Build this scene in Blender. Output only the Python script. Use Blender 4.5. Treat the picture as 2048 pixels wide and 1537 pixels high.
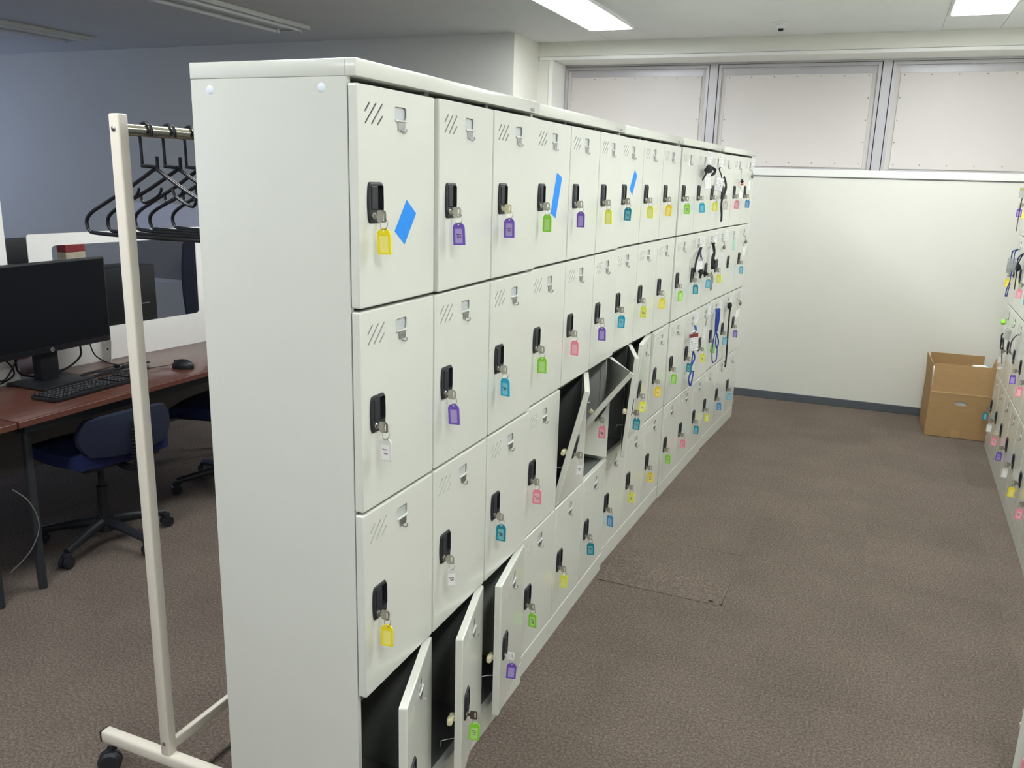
import bpy, bmesh, math, random
from mathutils import Vector, Matrix, geometry
random.seed(7)
for o in list(bpy.data.objects): bpy.data.objects.remove(o)
scn = bpy.context.scene
col = scn.collection
R = math.radians

# ---------------------------------------------------------------- camera, world, exposure
CAM_POS = Vector((0.8903, -1.3499, 1.5919)); YAW, PITCH, ROLL, FPX = -0.39979, -0.24154, 0.028373, 1685.33
def cam_axes():
    f = Vector((math.sin(YAW)*math.cos(PITCH), math.cos(YAW)*math.cos(PITCH), math.sin(PITCH)))
    r = Vector((math.cos(YAW), -math.sin(YAW), 0)); u = r.cross(f)
    c, s = math.cos(ROLL), math.sin(ROLL)
    return c*r + s*u, -s*r + c*u, f
cr, cu, cf = cam_axes()
cam = bpy.data.cameras.new('camera'); cam.sensor_width = 36; cam.lens = 36*FPX/2048; cam.clip_start = 0.02; cam.clip_end = 200
co = bpy.data.objects.new('camera', cam); col.objects.link(co); scn.camera = co
co.matrix_world = Matrix(((cr.x, cu.x, -cf.x, CAM_POS.x), (cr.y, cu.y, -cf.y, CAM_POS.y), (cr.z, cu.z, -cf.z, CAM_POS.z), (0, 0, 0, 1)))
w = bpy.data.worlds.new('daylight'); scn.world = w; w.use_nodes = True
w.node_tree.nodes['Background'].inputs[0].default_value = (0.50, 0.62, 1.0, 1); w.node_tree.nodes['Background'].inputs[1].default_value = 0.9
vs = scn.view_settings; vs.view_transform = 'Standard'; vs.look = 'None'; vs.gamma = 1; vs.use_curve_mapping = False; vs.exposure = 1.05
LAMP_STRENGTH = 13.0
LAMP_COLOR = (0.965, 1.0, 1.03)

# ---------------------------------------------------------------- materials
def lin(c):
    return tuple(((v/255)/12.92 if v <= 10 else (((v/255)+0.055)/1.055)**2.4) for v in c)
def mat(name, rgb, rough=0.5, metal=0.0, var=0.0, scale=30.0, bump=0.0, bscale=200.0, spec=0.5, coat=0.0, trans=0.0, alpha=1.0, emit=None, rnd=0.0, ior=1.45, stretch=None):
    m = bpy.data.materials.new(name); m.use_nodes = True
    nt = m.node_tree; b = nt.nodes['Principled BSDF']; c = (*lin(rgb), 1)
    b.inputs['Base Color'].default_value = c; b.inputs['Roughness'].default_value = rough; b.inputs['Metallic'].default_value = metal
    b.inputs['Specular IOR Level'].default_value = spec; b.inputs['Coat Weight'].default_value = coat; b.inputs['Coat Roughness'].default_value = 0.12
    b.inputs['Transmission Weight'].default_value = trans; b.inputs['Alpha'].default_value = alpha; b.inputs['IOR'].default_value = ior
    tc = nt.nodes.new('ShaderNodeTexCoord'); src = tc.outputs['Object']
    if stretch:
        mp = nt.nodes.new('ShaderNodeMapping'); mp.inputs['Scale'].default_value = stretch; nt.links.new(src, mp.inputs[0]); src = mp.outputs[0]
    n = nt.nodes.new('ShaderNodeTexNoise'); n.inputs['Scale'].default_value = scale; n.inputs['Detail'].default_value = 5; nt.links.new(src, n.inputs['Vector'])
    if var or rnd:
        hs = nt.nodes.new('ShaderNodeHueSaturation'); hs.inputs['Color'].default_value = c
        mr = nt.nodes.new('ShaderNodeMapRange'); mr.inputs['From Min'].default_value = 0.3; mr.inputs['From Max'].default_value = 0.7
        mr.inputs['To Min'].default_value = 1-var; mr.inputs['To Max'].default_value = 1+var; nt.links.new(n.outputs['Fac'], mr.inputs['Value'])
        val = mr.outputs['Result']
        if rnd:
            oi = nt.nodes.new('ShaderNodeObjectInfo'); m2 = nt.nodes.new('ShaderNodeMapRange')
            m2.inputs['To Min'].default_value = 1-rnd; m2.inputs['To Max'].default_value = 1+rnd; nt.links.new(oi.outputs['Random'], m2.inputs['Value'])
            mu = nt.nodes.new('ShaderNodeMath'); mu.operation = 'MULTIPLY'; nt.links.new(val, mu.inputs[0]); nt.links.new(m2.outputs['Result'], mu.inputs[1]); val = mu.outputs[0]
        nt.links.new(val, hs.inputs['Value']); nt.links.new(hs.outputs['Color'], b.inputs['Base Color'])
    if bump:
        n2 = nt.nodes.new('ShaderNodeTexNoise'); n2.inputs['Scale'].default_value = bscale; n2.inputs['Detail'].default_value = 3; nt.links.new(src, n2.inputs['Vector'])
        bp = nt.nodes.new('ShaderNodeBump'); bp.inputs['Strength'].default_value = bump; bp.inputs['Distance'].default_value = 0.003
        nt.links.new(n2.outputs['Fac'], bp.inputs['Height']); nt.links.new(bp.outputs['Normal'], b.inputs['Normal'])
    if emit:
        b.inputs['Emission Color'].default_value = (*emit[0], 1); b.inputs['Emission Strength'].default_value = emit[1]
    return m
def carpet_mat():
    m = mat('carpet', (128, 114, 104), 0.95, spec=0.1); nt = m.node_tree; b = nt.nodes['Principled BSDF']
    tc = nt.nodes.new('ShaderNodeTexCoord')
    geo = nt.nodes.new('ShaderNodeNewGeometry')
    fine = nt.nodes.new('ShaderNodeTexNoise'); fine.inputs["Scale"].default_value = 125; fine.inputs['Detail'].default_value = 8; fine.inputs['Roughness'].default_value = 0.82
    mid = nt.nodes.new('ShaderNodeTexNoise'); mid.inputs['Scale'].default_value = 3.0; mid.inputs['Detail'].default_value = 4
    for n in (fine, mid): nt.links.new(geo.outputs['Position'], n.inputs['Vector'])
    cr_ = nt.nodes.new('ShaderNodeValToRGB'); e = cr_.color_ramp.elements
    e[0].position = 0.37; e[0].color = (*lin((82, 74, 66)), 1); e[1].position = 0.63; e[1].color = (*lin((142, 129, 118)), 1)
    k = cr_.color_ramp.elements.new(0.5); k.color = (*lin((110, 99, 90)), 1)
    nt.links.new(fine.outputs['Fac'], cr_.inputs[0])
    oi = nt.nodes.new('ShaderNodeObjectInfo')
    a = nt.nodes.new('ShaderNodeMapRange'); a.inputs['To Min'].default_value = 0.95; a.inputs['To Max'].default_value = 1.05; nt.links.new(oi.outputs['Random'], a.inputs[0])
    c = nt.nodes.new('ShaderNodeMapRange'); c.inputs['From Min'].default_value = .35; c.inputs['From Max'].default_value = .65; c.inputs['To Min'].default_value = 0.93; c.inputs['To Max'].default_value = 1.07; nt.links.new(mid.outputs['Fac'], c.inputs[0])
    mu = nt.nodes.new('ShaderNodeMath'); mu.operation = 'MULTIPLY'; nt.links.new(a.outputs[0], mu.inputs[0]); nt.links.new(c.outputs[0], mu.inputs[1])
    hs = nt.nodes.new('ShaderNodeHueSaturation'); nt.links.new(cr_.outputs[0], hs.inputs['Color']); nt.links.new(mu.outputs[0], hs.inputs['Value'])
    nt.links.new(hs.outputs[0], b.inputs['Base Color'])
    bp = nt.nodes.new('ShaderNodeBump'); bp.inputs['Strength'].default_value = 0.3; bp.inputs['Distance'].default_value = 0.003
    nt.links.new(fine.outputs['Fac'], bp.inputs['Height']); nt.links.new(bp.outputs[0], b.inputs['Normal'])
    return m
def wood_mat():
    m = mat('desk_wood', (120, 66, 50), 0.28, coat=0.3); nt = m.node_tree; b = nt.nodes['Principled BSDF']
    tc = nt.nodes.new('ShaderNodeTexCoord'); mp = nt.nodes.new('ShaderNodeMapping'); mp.inputs['Scale'].default_value = (14, 1.2, 14)
    n = nt.nodes.new('ShaderNodeTexNoise'); n.inputs['Scale'].default_value = 6; n.inputs['Detail'].default_value = 6; n.inputs['Distortion'].default_value = 0.6
    nt.links.new(tc.outputs['Object'], mp.inputs[0]); nt.links.new(mp.outputs[0], n.inputs['Vector'])
    r_ = nt.nodes.new('ShaderNodeValToRGB'); r_.color_ramp.elements[0].position = .3; r_.color_ramp.elements[0].color = (*lin((70, 40, 32)), 1)
    r_.color_ramp.elements[1].position = .75; r_.color_ramp.elements[1].color = (*lin((112, 70, 56)), 1)
    nt.links.new(n.outputs['Fac'], r_.inputs[0]); nt.links.new(r_.outputs[0], b.inputs['Base Color'])
    return m
def print_mat():
    # white paper with rows of small dark printed characters
    m = mat('printed_paper', (246, 246, 244), 0.7); nt = m.node_tree; b = nt.nodes['Principled BSDF']
    tc = nt.nodes.new('ShaderNodeTexCoord'); mp = nt.nodes.new('ShaderNodeMapping'); mp.inputs['Scale'].default_value = (1, 1, 1)
    mp.inputs['Rotation'].default_value = (0, R(90), R(90))
    br = nt.nodes.new('ShaderNodeTexBrick'); br.inputs['Scale'].default_value = 60
    br.inputs['Color1'].default_value = (*lin((120, 122, 126)), 1); br.inputs['Color2'].default_value = (*lin((215, 215, 215)), 1); br.inputs['Mortar'].default_value = (*lin((248, 248, 246)), 1)
    br.inputs['Mortar Size'].default_value = 0.09; br.inputs['Brick Width'].default_value = 0.35; br.inputs['Row Height'].default_value = 0.75
    nt.links.new(tc.outputs['Object'], mp.inputs[0]); nt.links.new(mp.outputs[0], br.inputs['Vector']); nt.links.new(br.outputs['Color'], b.inputs['Base Color'])
    return m
M = dict(
    paint=mat('locker_paint', (222, 224, 213), 0.24, var=0.012, scale=7, bump=0.015, bscale=500, coat=0.3),
    inner_shade=mat('locker_paint_shaded', (112, 115, 110), 0.5, var=0.02, scale=9),  # same locker paint, interior shade put into a darker colour
    black=mat('black_plastic', (40, 42, 46), 0.42, var=0.08, scale=60, bump=0.05, bscale=900),
    blackd=mat('recess_black_plastic', (24, 25, 29), 0.5),
    chrome=mat('nickel', (190, 186, 178), 0.28, 1.0, var=0.05, scale=80),
    steel=mat('zinc_steel', (176, 178, 178), 0.38, 1.0, var=0.06, scale=50),
    brownkey=mat('dull_key', (120, 104, 98), 0.4, 0.8),
    cream=mat('cream_plastic', (222, 214, 178), 0.45),
    whitep=mat('white_plastic', (238, 238, 234), 0.4),
    modesty=mat('grey_panel', (112, 108, 106), 0.6),
    plate=mat('plate_grey', (200, 203, 202), 0.4, 0.2),
    plug=mat('plug_white', (232, 240, 248), 0.4),
    dark=mat('dark_gap', (30, 31, 34), 0.8),
    wall=mat('wall_paint', (226, 225, 214), 0.75, var=0.012, scale=3, bump=0.05, bscale=160),
    ceil=mat('ceiling_board', (222, 224, 222), 0.85, var=0.015, scale=2, bump=0.08, bscale=260),
    trim=mat('white_trim', (236, 236, 230), 0.5),
    skirt=mat('vinyl_skirting', (88, 93, 98), 0.5, var=0.04, scale=6),
    alu=mat('aluminium_frame', (186, 184, 186), 0.42, 0.3, var=0.02, scale=20),
    board=mat('cover_board', (214, 208, 203), 0.42, var=0.012, scale=4),
    screw=mat('screw_head', (120, 118, 116), 0.4, 0.7),
    carpet=carpet_mat(), under=mat('floor_screed', (92, 82, 75), 0.9, var=.05),
    burn=mat('black_stain', (36, 28, 26), 0.8, var=.2, scale=90),
    lamp_on=mat('lit_diffuser', (255, 255, 255), 0.5, emit=(LAMP_COLOR, LAMP_STRENGTH)),
    lamp_off=mat('unlit_diffuser', (226, 228, 226), 0.35, bump=0.2, bscale=300),
    lamp_body=mat('lamp_housing', (226, 228, 226), 0.45),
    tube=mat('unlit_tube', (240, 242, 244), 0.25),
    rackw=mat('ivory_enamel', (229, 222, 206), 0.35, var=0.01, coat=.1),
    pipe=mat('polished_pipe', (232, 226, 206), 0.16, 1.0),
    hanger=mat('black_hanger', (26, 27, 30), 0.33, coat=.2),
    wood=wood_mat(), desk_edge=mat('desk_edge_band', (104, 64, 54), 0.35, var=.04, scale=20),
    legm=mat('dark_leg_enamel', (56, 60, 63), 0.4, 0.2),
    screen=mat('screen_black', (20, 22, 26), 0.16, spec=.5), bezel=mat('monitor_plastic', (28, 29, 33), 0.42, bump=.05, bscale=700),
    key=mat('key_cap', (30, 31, 34), 0.5), silver=mat('silver_badge', (196, 198, 202), 0.3, 0.8),
    part=mat('partition_white', (240, 238, 232), 0.5, var=0.008),
    blue=mat('blue_fabric', (27, 38, 84), 0.9, var=0.12, scale=120, bump=0.25, bscale=600),
    navy=mat('dark_blue_fabric', (30, 36, 56), 0.9, var=0.12, scale=120, bump=0.2, bscale=600),
    board_brown=mat('corrugated_board', (176, 142, 98), 0.8, var=0.05, scale=14, stretch=(1, 1, 6)),
    board_cut=mat('board_cut_edge', (206, 176, 130), 0.85, var=.06, scale=60),
    tapeb=mat('brown_parcel_tape', (186, 150, 104), 0.3),
    paper=mat('paper_white', (246, 246, 243), 0.7), prn=print_mat(), lettering=mat('dark_ink', (46, 44, 48), 0.7),
    greytext=mat('grey_ink', (150, 152, 152), 0.7),
    tapeblue=mat('blue_masking_tape', (28, 146, 246), 0.55, var=0.02, scale=60, bump=.05),
    mint=mat('mint_tape', (176, 220, 206), 0.6), red=mat('dark_red_print', (140, 52, 58), 0.5), redbox=mat('red_print', (150, 50, 58), 0.6, var=.1, scale=50),
    creambox=mat('cream_print', (214, 204, 176), 0.6, var=.15, scale=40),
    strapk=mat('black_strap', (26, 26, 32), 0.8, bump=.2, bscale=900), strapb=mat('blue_strap', (32, 62, 148), 0.65, bump=.2, bscale=900),
    strapg=mat('grey_strap', (128, 132, 128), 0.7), strapp=mat('purple_grey_strap', (92, 88, 124), 0.7), strapn=mat('brown_strap', (92, 68, 60), 0.7),
    yellowtag=mat('yellow_cable_label', (206, 178, 70), 0.5), cable=mat('black_cable', (24, 24, 26), 0.5), cableg=mat('grey_cable', (120, 122, 120), 0.5),
    clear=mat('clear_vinyl', (236, 240, 240), 0.12, trans=0.9, alpha=0.45, ior=1.2),
    orange=mat('orange_charm', (220, 96, 60), 0.5), wboard=mat('grey_white_panel', (240, 241, 246), 0.4),
)
def film_mat():
    m = bpy.data.materials.new('clear_film'); m.use_nodes = True; nt = m.node_tree; nt.nodes.remove(nt.nodes['Principled BSDF'])
    out = nt.nodes['Material Output']; t = nt.nodes.new('ShaderNodeBsdfTransparent'); t.inputs[0].default_value = (.86, .86, .86, 1)
    g = nt.nodes.new('ShaderNodeBsdfGlossy'); g.inputs['Roughness'].default_value = .08; mx = nt.nodes.new('ShaderNodeMixShader'); mx.inputs[0].default_value = .07
    nt.links.new(t.outputs[0], mx.inputs[1]); nt.links.new(g.outputs[0], mx.inputs[2]); nt.links.new(mx.outputs[0], out.inputs[0])
    return m
M['film'] = film_mat()
TAGC = dict(yellow=(252, 232, 40), lime=(240, 244, 80), gold=(250, 214, 40), purple=(120, 88, 190), green=(146, 222, 60), teal=(20, 140, 160), cyan=(30, 172, 208), blue=(72, 150, 212), sky=(110, 190, 226), pink=(255, 150, 170), white=(226, 226, 220))
for k, v in TAGC.items():
    M['tag_'+k] = mat('tag_plastic_'+k, v, 0.3, spec=.5)
    M['card_'+k] = mat('tag_card_'+k, tuple(int(a*0.55+255*0.45) for a in v) if k != 'white' else (250, 246, 244), 0.6)

# ---------------------------------------------------------------- mesh helpers
class MB:
    def __init__(s): s.v = []; s.f = []
    def add(s, vs_, fs):
        n = len(s.v); s.v += [tuple(p) for p in vs_]; s.f += [tuple(i+n for i in f) for f in fs]; return s
    def box(s, x0, x1, y0, y1, z0, z1):
        return s.add([(x0,y0,z0),(x1,y0,z0),(x1,y1,z0),(x0,y1,z0),(x0,y0,z1),(x1,y0,z1),(x1,y1,z1),(x0,y1,z1)],
                     [(0,3,2,1),(4,5,6,7),(0,1,5,4),(1,2,6,5),(2,3,7,6),(3,0,4,7)])
    def bbox(s, x0, x1, y0, y1, z0, z1, b=0.003, seg=2):
        bm = bmesh.new(); bmesh.ops.create_cube(bm, size=1)
        for v in bm.verts: v.co = Vector(((x0+x1)/2+v.co.x*(x1-x0), (y0+y1)/2+v.co.y*(y1-y0), (z0+z1)/2+v.co.z*(z1-z0)))
        bmesh.ops.bevel(bm, geom=bm.edges[:], offset=b, segments=seg, profile=.5, affect='EDGES')
        return s.bm(bm)
    def bm(s, bm, M_=None):
        bm.verts.index_update(); vs_ = [(M_ @ v.co if M_ else v.co) for v in bm.verts]; fs = [tuple(v.index for v in f.verts) for f in bm.faces]; bm.free(); return s.add(vs_, fs)
    def tube(s, pts, r, n=8, closed=False):
        pts = [Vector(p) for p in pts]; k = len(pts); rings = []
        up = None
        for i, p in enumerate(pts):
            a = pts[(i-1) % k] if (closed or i > 0) else p; b = pts[(i+1) % k] if (closed or i < k-1) else p
            t = (b-a).normalized()
            if up is None:
                up = Vector((0,0,1)) if abs(t.z) < .9 else Vector((1,0,0))
            x = t.cross(up).normalized(); up = x.cross(t).normalized()
            rr = r[i] if isinstance(r, (list, tuple)) else r
            rings.append([p + rr*(math.cos(2*math.pi*j/n)*x + math.sin(2*math.pi*j/n)*up) for j in range(n)])
        vs_ = [q for ring in rings for q in ring]; fs = []
        for i in range(k if closed else k-1):
            for j in range(n):
                a = i*n+j; b = i*n+(j+1) % n; c = ((i+1) % k)*n+(j+1) % n; d = ((i+1) % k)*n+j; fs.append((a, b, c, d))
        if not closed: fs += [tuple(range(n))[::-1], tuple((k-1)*n+j for j in range(n))]
        return s.add(vs_, fs)
    def cyl(s, p0, p1, r, n=16, r1=None): return s.tube([p0, p1], [r, r if r1 is None else r1], n)
    def lathe(s, prof, n=20, M_=Matrix()):
        vs_ = []; fs = []
        for r, z in prof:
            for j in range(n): vs_.append(M_ @ Vector((r*math.cos(2*math.pi*j/n), r*math.sin(2*math.pi*j/n), z)))
        for i in range(len(prof)-1):
            for j in range(n): fs.append((i*n+j, i*n+(j+1) % n, (i+1)*n+(j+1) % n, (i+1)*n+j))
        fs += [tuple(range(n))[::-1], tuple((len(prof)-1)*n+j for j in range(n))]
        return s.add(vs_, fs)
    def prism(s, poly, axis, a0, a1):
        # poly: 2D points; axis 0 -> (y,z), 1 -> (x,z), 2 -> (x,y)
        def P(q, a): return (a, q[0], q[1]) if axis == 0 else ((q[0], a, q[1]) if axis == 1 else (q[0], q[1], a))
        n = len(poly); vs_ = [P(q, a0) for q in poly]+[P(q, a1) for q in poly]
        return s.add(vs_, [tuple(range(n))[::-1], tuple(range(n, 2*n))]+[(i, (i+1) % n, n+(i+1) % n, n+i) for i in range(n)])
    def ribbon(s, pts, wdt, th, side):
        pts = [Vector(p) for p in pts]; side = Vector(side).normalized(); vs_ = []; fs = []
        for i, p in enumerate(pts):
            t = (pts[min(i+1, len(pts)-1)]-pts[max(i-1, 0)]).normalized(); sd = (side-t*side.dot(t)).normalized(); nn = t.cross(sd)
            for a, b in ((-1,-1),(1,-1),(1,1),(-1,1)): vs_.append(p+sd*wdt/2*a+nn*th/2*b)
        for i in range(len(pts)-1):
            for j in range(4): fs.append((i*4+j, i*4+(j+1) % 4, i*4+4+(j+1) % 4, i*4+4+j))
        fs += [(3,2,1,0), tuple(len(vs_)-4+j for j in range(4))]
        return s.add(vs_, fs)
    def mesh(s, name, m, smooth=35):
        me = bpy.data.meshes.new(name); me.from_pydata(s.v, [], s.f); me.validate()
        bm = bmesh.new(); bm.from_mesh(me); bmesh.ops.recalc_face_normals(bm, faces=bm.faces[:]); bm.to_mesh(me); bm.free()
        if smooth:
            for p in me.polygons: p.use_smooth = True
            me.set_sharp_from_angle(angle=R(smooth))
        me.materials.append(M[m] if isinstance(m, str) else m); return me
    def build(s, name, m, parent=None, smooth=35): return obj(name, s.mesh(name, m, smooth), parent)
def obj(name, me, parent=None, loc=None, rot=None):
    o = bpy.data.objects.new(name, me); col.objects.link(o); o.parent = parent
    if loc is not None: o.location = loc
    if rot is not None: o.rotation_euler = rot
    return o
def empty(name, loc=(0,0,0), rz=0):
    o = bpy.data.objects.new(name, None); o.empty_display_size = .05; col.objects.link(o); o.location = loc; o.rotation_euler = (0,0,rz); return o
def tag(o, label, cat, group=None, kind=None):
    o['label'] = label; o['category'] = cat
    if group: o['group'] = group
    if kind: o['kind'] = kind
    return o
def struct(o, label, cat):
    o['kind'] = 'structure'; o['label'] = label; o['category'] = cat; return o
def copy_tree(o, parent=None):
    c = o.copy(); col.objects.link(c); c.parent = parent
    for ch in list(o.children): copy_tree(ch, c)
    return c
def smooth_path(pts, n=6, closed=False):
    P = [Vector(p) for p in pts]; out = []; k = len(P)
    for i in range(k if closed else k-1):
        p1, p2 = P[i], P[(i+1) % k]
        p0 = P[(i-1) % k] if (closed or i > 0) else p1; p3 = P[(i+2) % k] if (closed or i < k-2) else p2
        for j in range(n):
            t = j/n; out.append(.5*((2*p1)+(p2-p0)*t+(2*p0-5*p1+4*p2-p3)*t*t+(3*p1-p0-3*p2+p3)*t**3))
    if not closed: out.append(P[-1])
    return out
def rrect(x0, x1, y0, y1, r, n=4):
    pts = []
    for cx_, cy_, a0 in ((x1-r, y0+r, -90), (x1-r, y1-r, 0), (x0+r, y1-r, 90), (x0+r, y0+r, 180)):
        for i in range(n+1): a = R(a0+90*i/n); pts.append((cx_+r*math.cos(a), cy_+r*math.sin(a)))
    return pts
def inside(q, poly):
    c = False; n = len(poly)
    for i in range(n):
        (x0, y0), (x1, y1) = poly[i], poly[(i+1) % n]
        if (y0 > q[1]) != (y1 > q[1]) and q[0] < (x1-x0)*(q[1]-y0)/(y1-y0)+x0: c = not c
    return c
def plate2d(outer, holes, grid=None):
    pts = [Vector(p) for p in outer]; edges = [(i, (i+1) % len(outer)) for i in range(len(outer))]
    for h in holes:
        n = len(pts); pts += [Vector(p) for p in h]; edges += [(n+i, n+(i+1) % len(h)) for i in range(len(h))]
    if grid:
        xs = [p[0] for p in outer]; ys = [p[1] for p in outer]
        for i in range(1, grid):
            for j in range(1, grid): 
                q = (min(xs)+(max(xs)-min(xs))*i/grid, min(ys)+(max(ys)-min(ys))*j/grid)
                if not any(inside(q, h) for h in holes): pts.append(Vector(q))
    v, e, f, _, _, _ = geometry.delaunay_2d_cdt(pts, edges, [], 0, 1e-7)
    keep = []
    for t in f:
        c = (sum(v[i].x for i in t)/3, sum(v[i].y for i in t)/3)
        if inside(c, outer) and not any(inside(c, h) for h in holes): keep.append(tuple(t))
    return [tuple(q) for q in v], keep
_text = {}
def text_mesh(s, size, m, extrude=0.0003):
    k = (s, size, m)
    if k in _text: return _text[k]
    cu_ = bpy.data.curves.new('lettering', 'FONT'); cu_.body = s; cu_.size = size; cu_.align_x = 'CENTER'; cu_.align_y = 'CENTER'; cu_.extrude = extrude; cu_.resolution_u = 3
    to = bpy.data.objects.new('lettering_tmp', cu_); col.objects.link(to); dg = bpy.context.evaluated_depsgraph_get(); dg.update()
    me = bpy.data.meshes.new_from_object(to.evaluated_get(dg)); bpy.data.objects.remove(to); bpy.data.curves.remove(cu_)
    me.materials.clear(); me.materials.append(M[m]); me.name = 'lettering'; _text[k] = me; return me

# ================================================================ ROOM
WX0, WX1, WY0 = -8.0, 2.14, -9.0       # left wall, right wall, rear wall
FWO, FWA = Vector((0.038, 5.153, 0)), R(1.6)     # far wall frame (origin, turn)
LW_Y = 4.62                               # nearer wall section behind the desks
fl = MB().box(WX0, WX1, WY0, 5.75, -0.06, -0.006).build('floor', 'under', smooth=0); struct(fl, 'brown speckled carpet tile floor of the locker room', 'floor')
tm = MB().bbox(-.25, .25, -.25, .25, -0.008, 0, .0006, 1).mesh('carpet_tile', 'carpet', 0)
for i in range(-10, 4):
    for j in range(-5, 8):
        x, y = .505+.5*i, 1.705+.5*j
        if x-.25 < -5.4: continue
        t = obj('carpet_tile', tm, fl, (x-.25, y-.25, 0), (0, 0, 0))
        if i == 0 and j == 1: t.rotation_euler = (R(-.35), R(.12), R(-.4)); t.location = (x-.25, y-.2505, .0012)
flb = MB()
for i, (x, y, l, wd, a) in enumerate(((.462, 1.722, .022, .014, 20), (.50, 1.712, .01, .006, 60))):
    flb.prism([(x+l/2*math.cos(R(a+k*45))*(1 if k % 2 else .7), y+wd/2*math.sin(R(a+k*45))) for k in range(8)], 2, .0005, .0042)
b = flb.build('stain', 'burn', fl, 0)
# ceiling with panel boards between the lamp lanes
ce = MB().box(WX0, WX1, WY0, 5.75, 2.606, 2.66).build('ceiling', 'dark', smooth=0); struct(ce, 'pale grey board ceiling above the lockers', 'ceiling')
LANES = (-5.31, -3.18, -.95, 1.28)
edges_x = [WX0]
for lx in LANES: edges_x += [lx-.17, lx+.17]
edges_x.append(WX1)
for a, b_ in zip(edges_x[:-1], edges_x[1:]):
    lane = (b_-a) < .4
    ys = [WY0, -1.7, 0.55, 2.85, 5.1] if lane else [WY0, -.9, 2.3, 5.6]
    if lane: ys[-1] = 5.6
    for y0, y1 in zip(ys[:-1], ys[1:]):
        MB().box(a+.0012, b_-.0012, y0+.0012, y1-.0012, 2.598 if not lane else 2.599, 2.607).build('ceiling_board', 'ceil', ce, 0)
# walls
def wall(name, x0, x1, y0, y1, z0, z1, label, m='wall', parent=None):
    o = MB().box(x0, x1, y0, y1, z0, z1).build(name, m, parent, 0)
    if parent is None: struct(o, label, 'wall')
    return o
wall('wall_right', WX1, WX1+.1, WY0, 5.75, 0, 2.61, 'white wall behind the right locker row')
wall('wall_back', WX0, WX1, WY0-.1, WY0, 0, 2.61, 'white wall behind the viewer')
ls = wall('wall_left', WX0-.1, WX0, WY0, LW_Y, 0, .9, 'unseen white wall far left of the desks, openings added for bluish daylight')  # out of view; window openings added to let bluish light onto the desk side
MB().box(WX0-.1, WX0, WY0, LW_Y, 2.3, 2.61).build('wall_head', 'wall', ls, 0)
for y in (WY0+.2, -6, -3.4, -.9, 1.6, LW_Y-.2): MB().box(WX0-.1, WX0, y-.25, y+.25, .9, 2.3).build('wall_pier', 'wall', ls, 0)
ws = wall('wall_far_left', WX0, -1.69, LW_Y, LW_Y+.12, 0, 2.61, 'shaded white wall behind the desks')
MB().box(-1.81, -1.69, LW_Y+.12, 5.7, 0, 2.61).build('wall_return', 'wall', ws, 0)
fw = empty('wall_far', FWO, FWA); struct(fw, 'white far wall below and above the boarded windows', 'wall')
def fwp(name, m, x0, x1, y0, y1, z0, z1, parent=fw, bev=None):
    mb = MB()
    mb.bbox(x0, x1, y0, y1, z0, z1, bev, 1) if bev else mb.box(x0, x1, y0, y1, z0, z1)
    return mb.build(name, m, parent, 0 if not bev else 35)
OX0, OX1, DEP = -1.608, 2.02, .30
fwp('wall_panel', 'wall', -1.75, 2.11, 0, .42, 0, 1.642)
fwp('wall_ledge', 'trim', -1.72, 2.11, -.012, .42, 1.650, 1.700, bev=.003)
fwp('wall_joint', 'greytext', -1.72, 2.11, -.001, .3, 1.642, 1.650)
fwp('wall_head', 'wall', -1.75, 2.11, 0, .42, 2.497, 2.60)
fwp('wall_head_trim', 'trim', -1.72, 2.11, -.008, .42, 2.469, 2.4945, bev=.003)
fwp('wall_reveal', 'wall', -1.75, OX0-.035, 0, .42, 1.70, 2.47)
fwp('reveal_trim', 'trim', OX0-.033, OX0, -.008, .30, 1.70, 2.469, bev=.003)
bb = MB().bbox(-1.69, 2.09, -.009, .02, 0, .058, .002, 1).build('baseboard_far', 'skirt'); bb.location = FWO; bb.rotation_euler = (0, 0, FWA); struct(bb, 'dark grey vinyl skirting along the far wall', 'baseboard')
b2 = MB().bbox(WX0, -1.69, LW_Y-.009, LW_Y, 0, .058, .002, 1).build('baseboard_far_left', 'skirt'); struct(b2, 'dark grey skirting behind the desks', 'baseboard')
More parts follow.
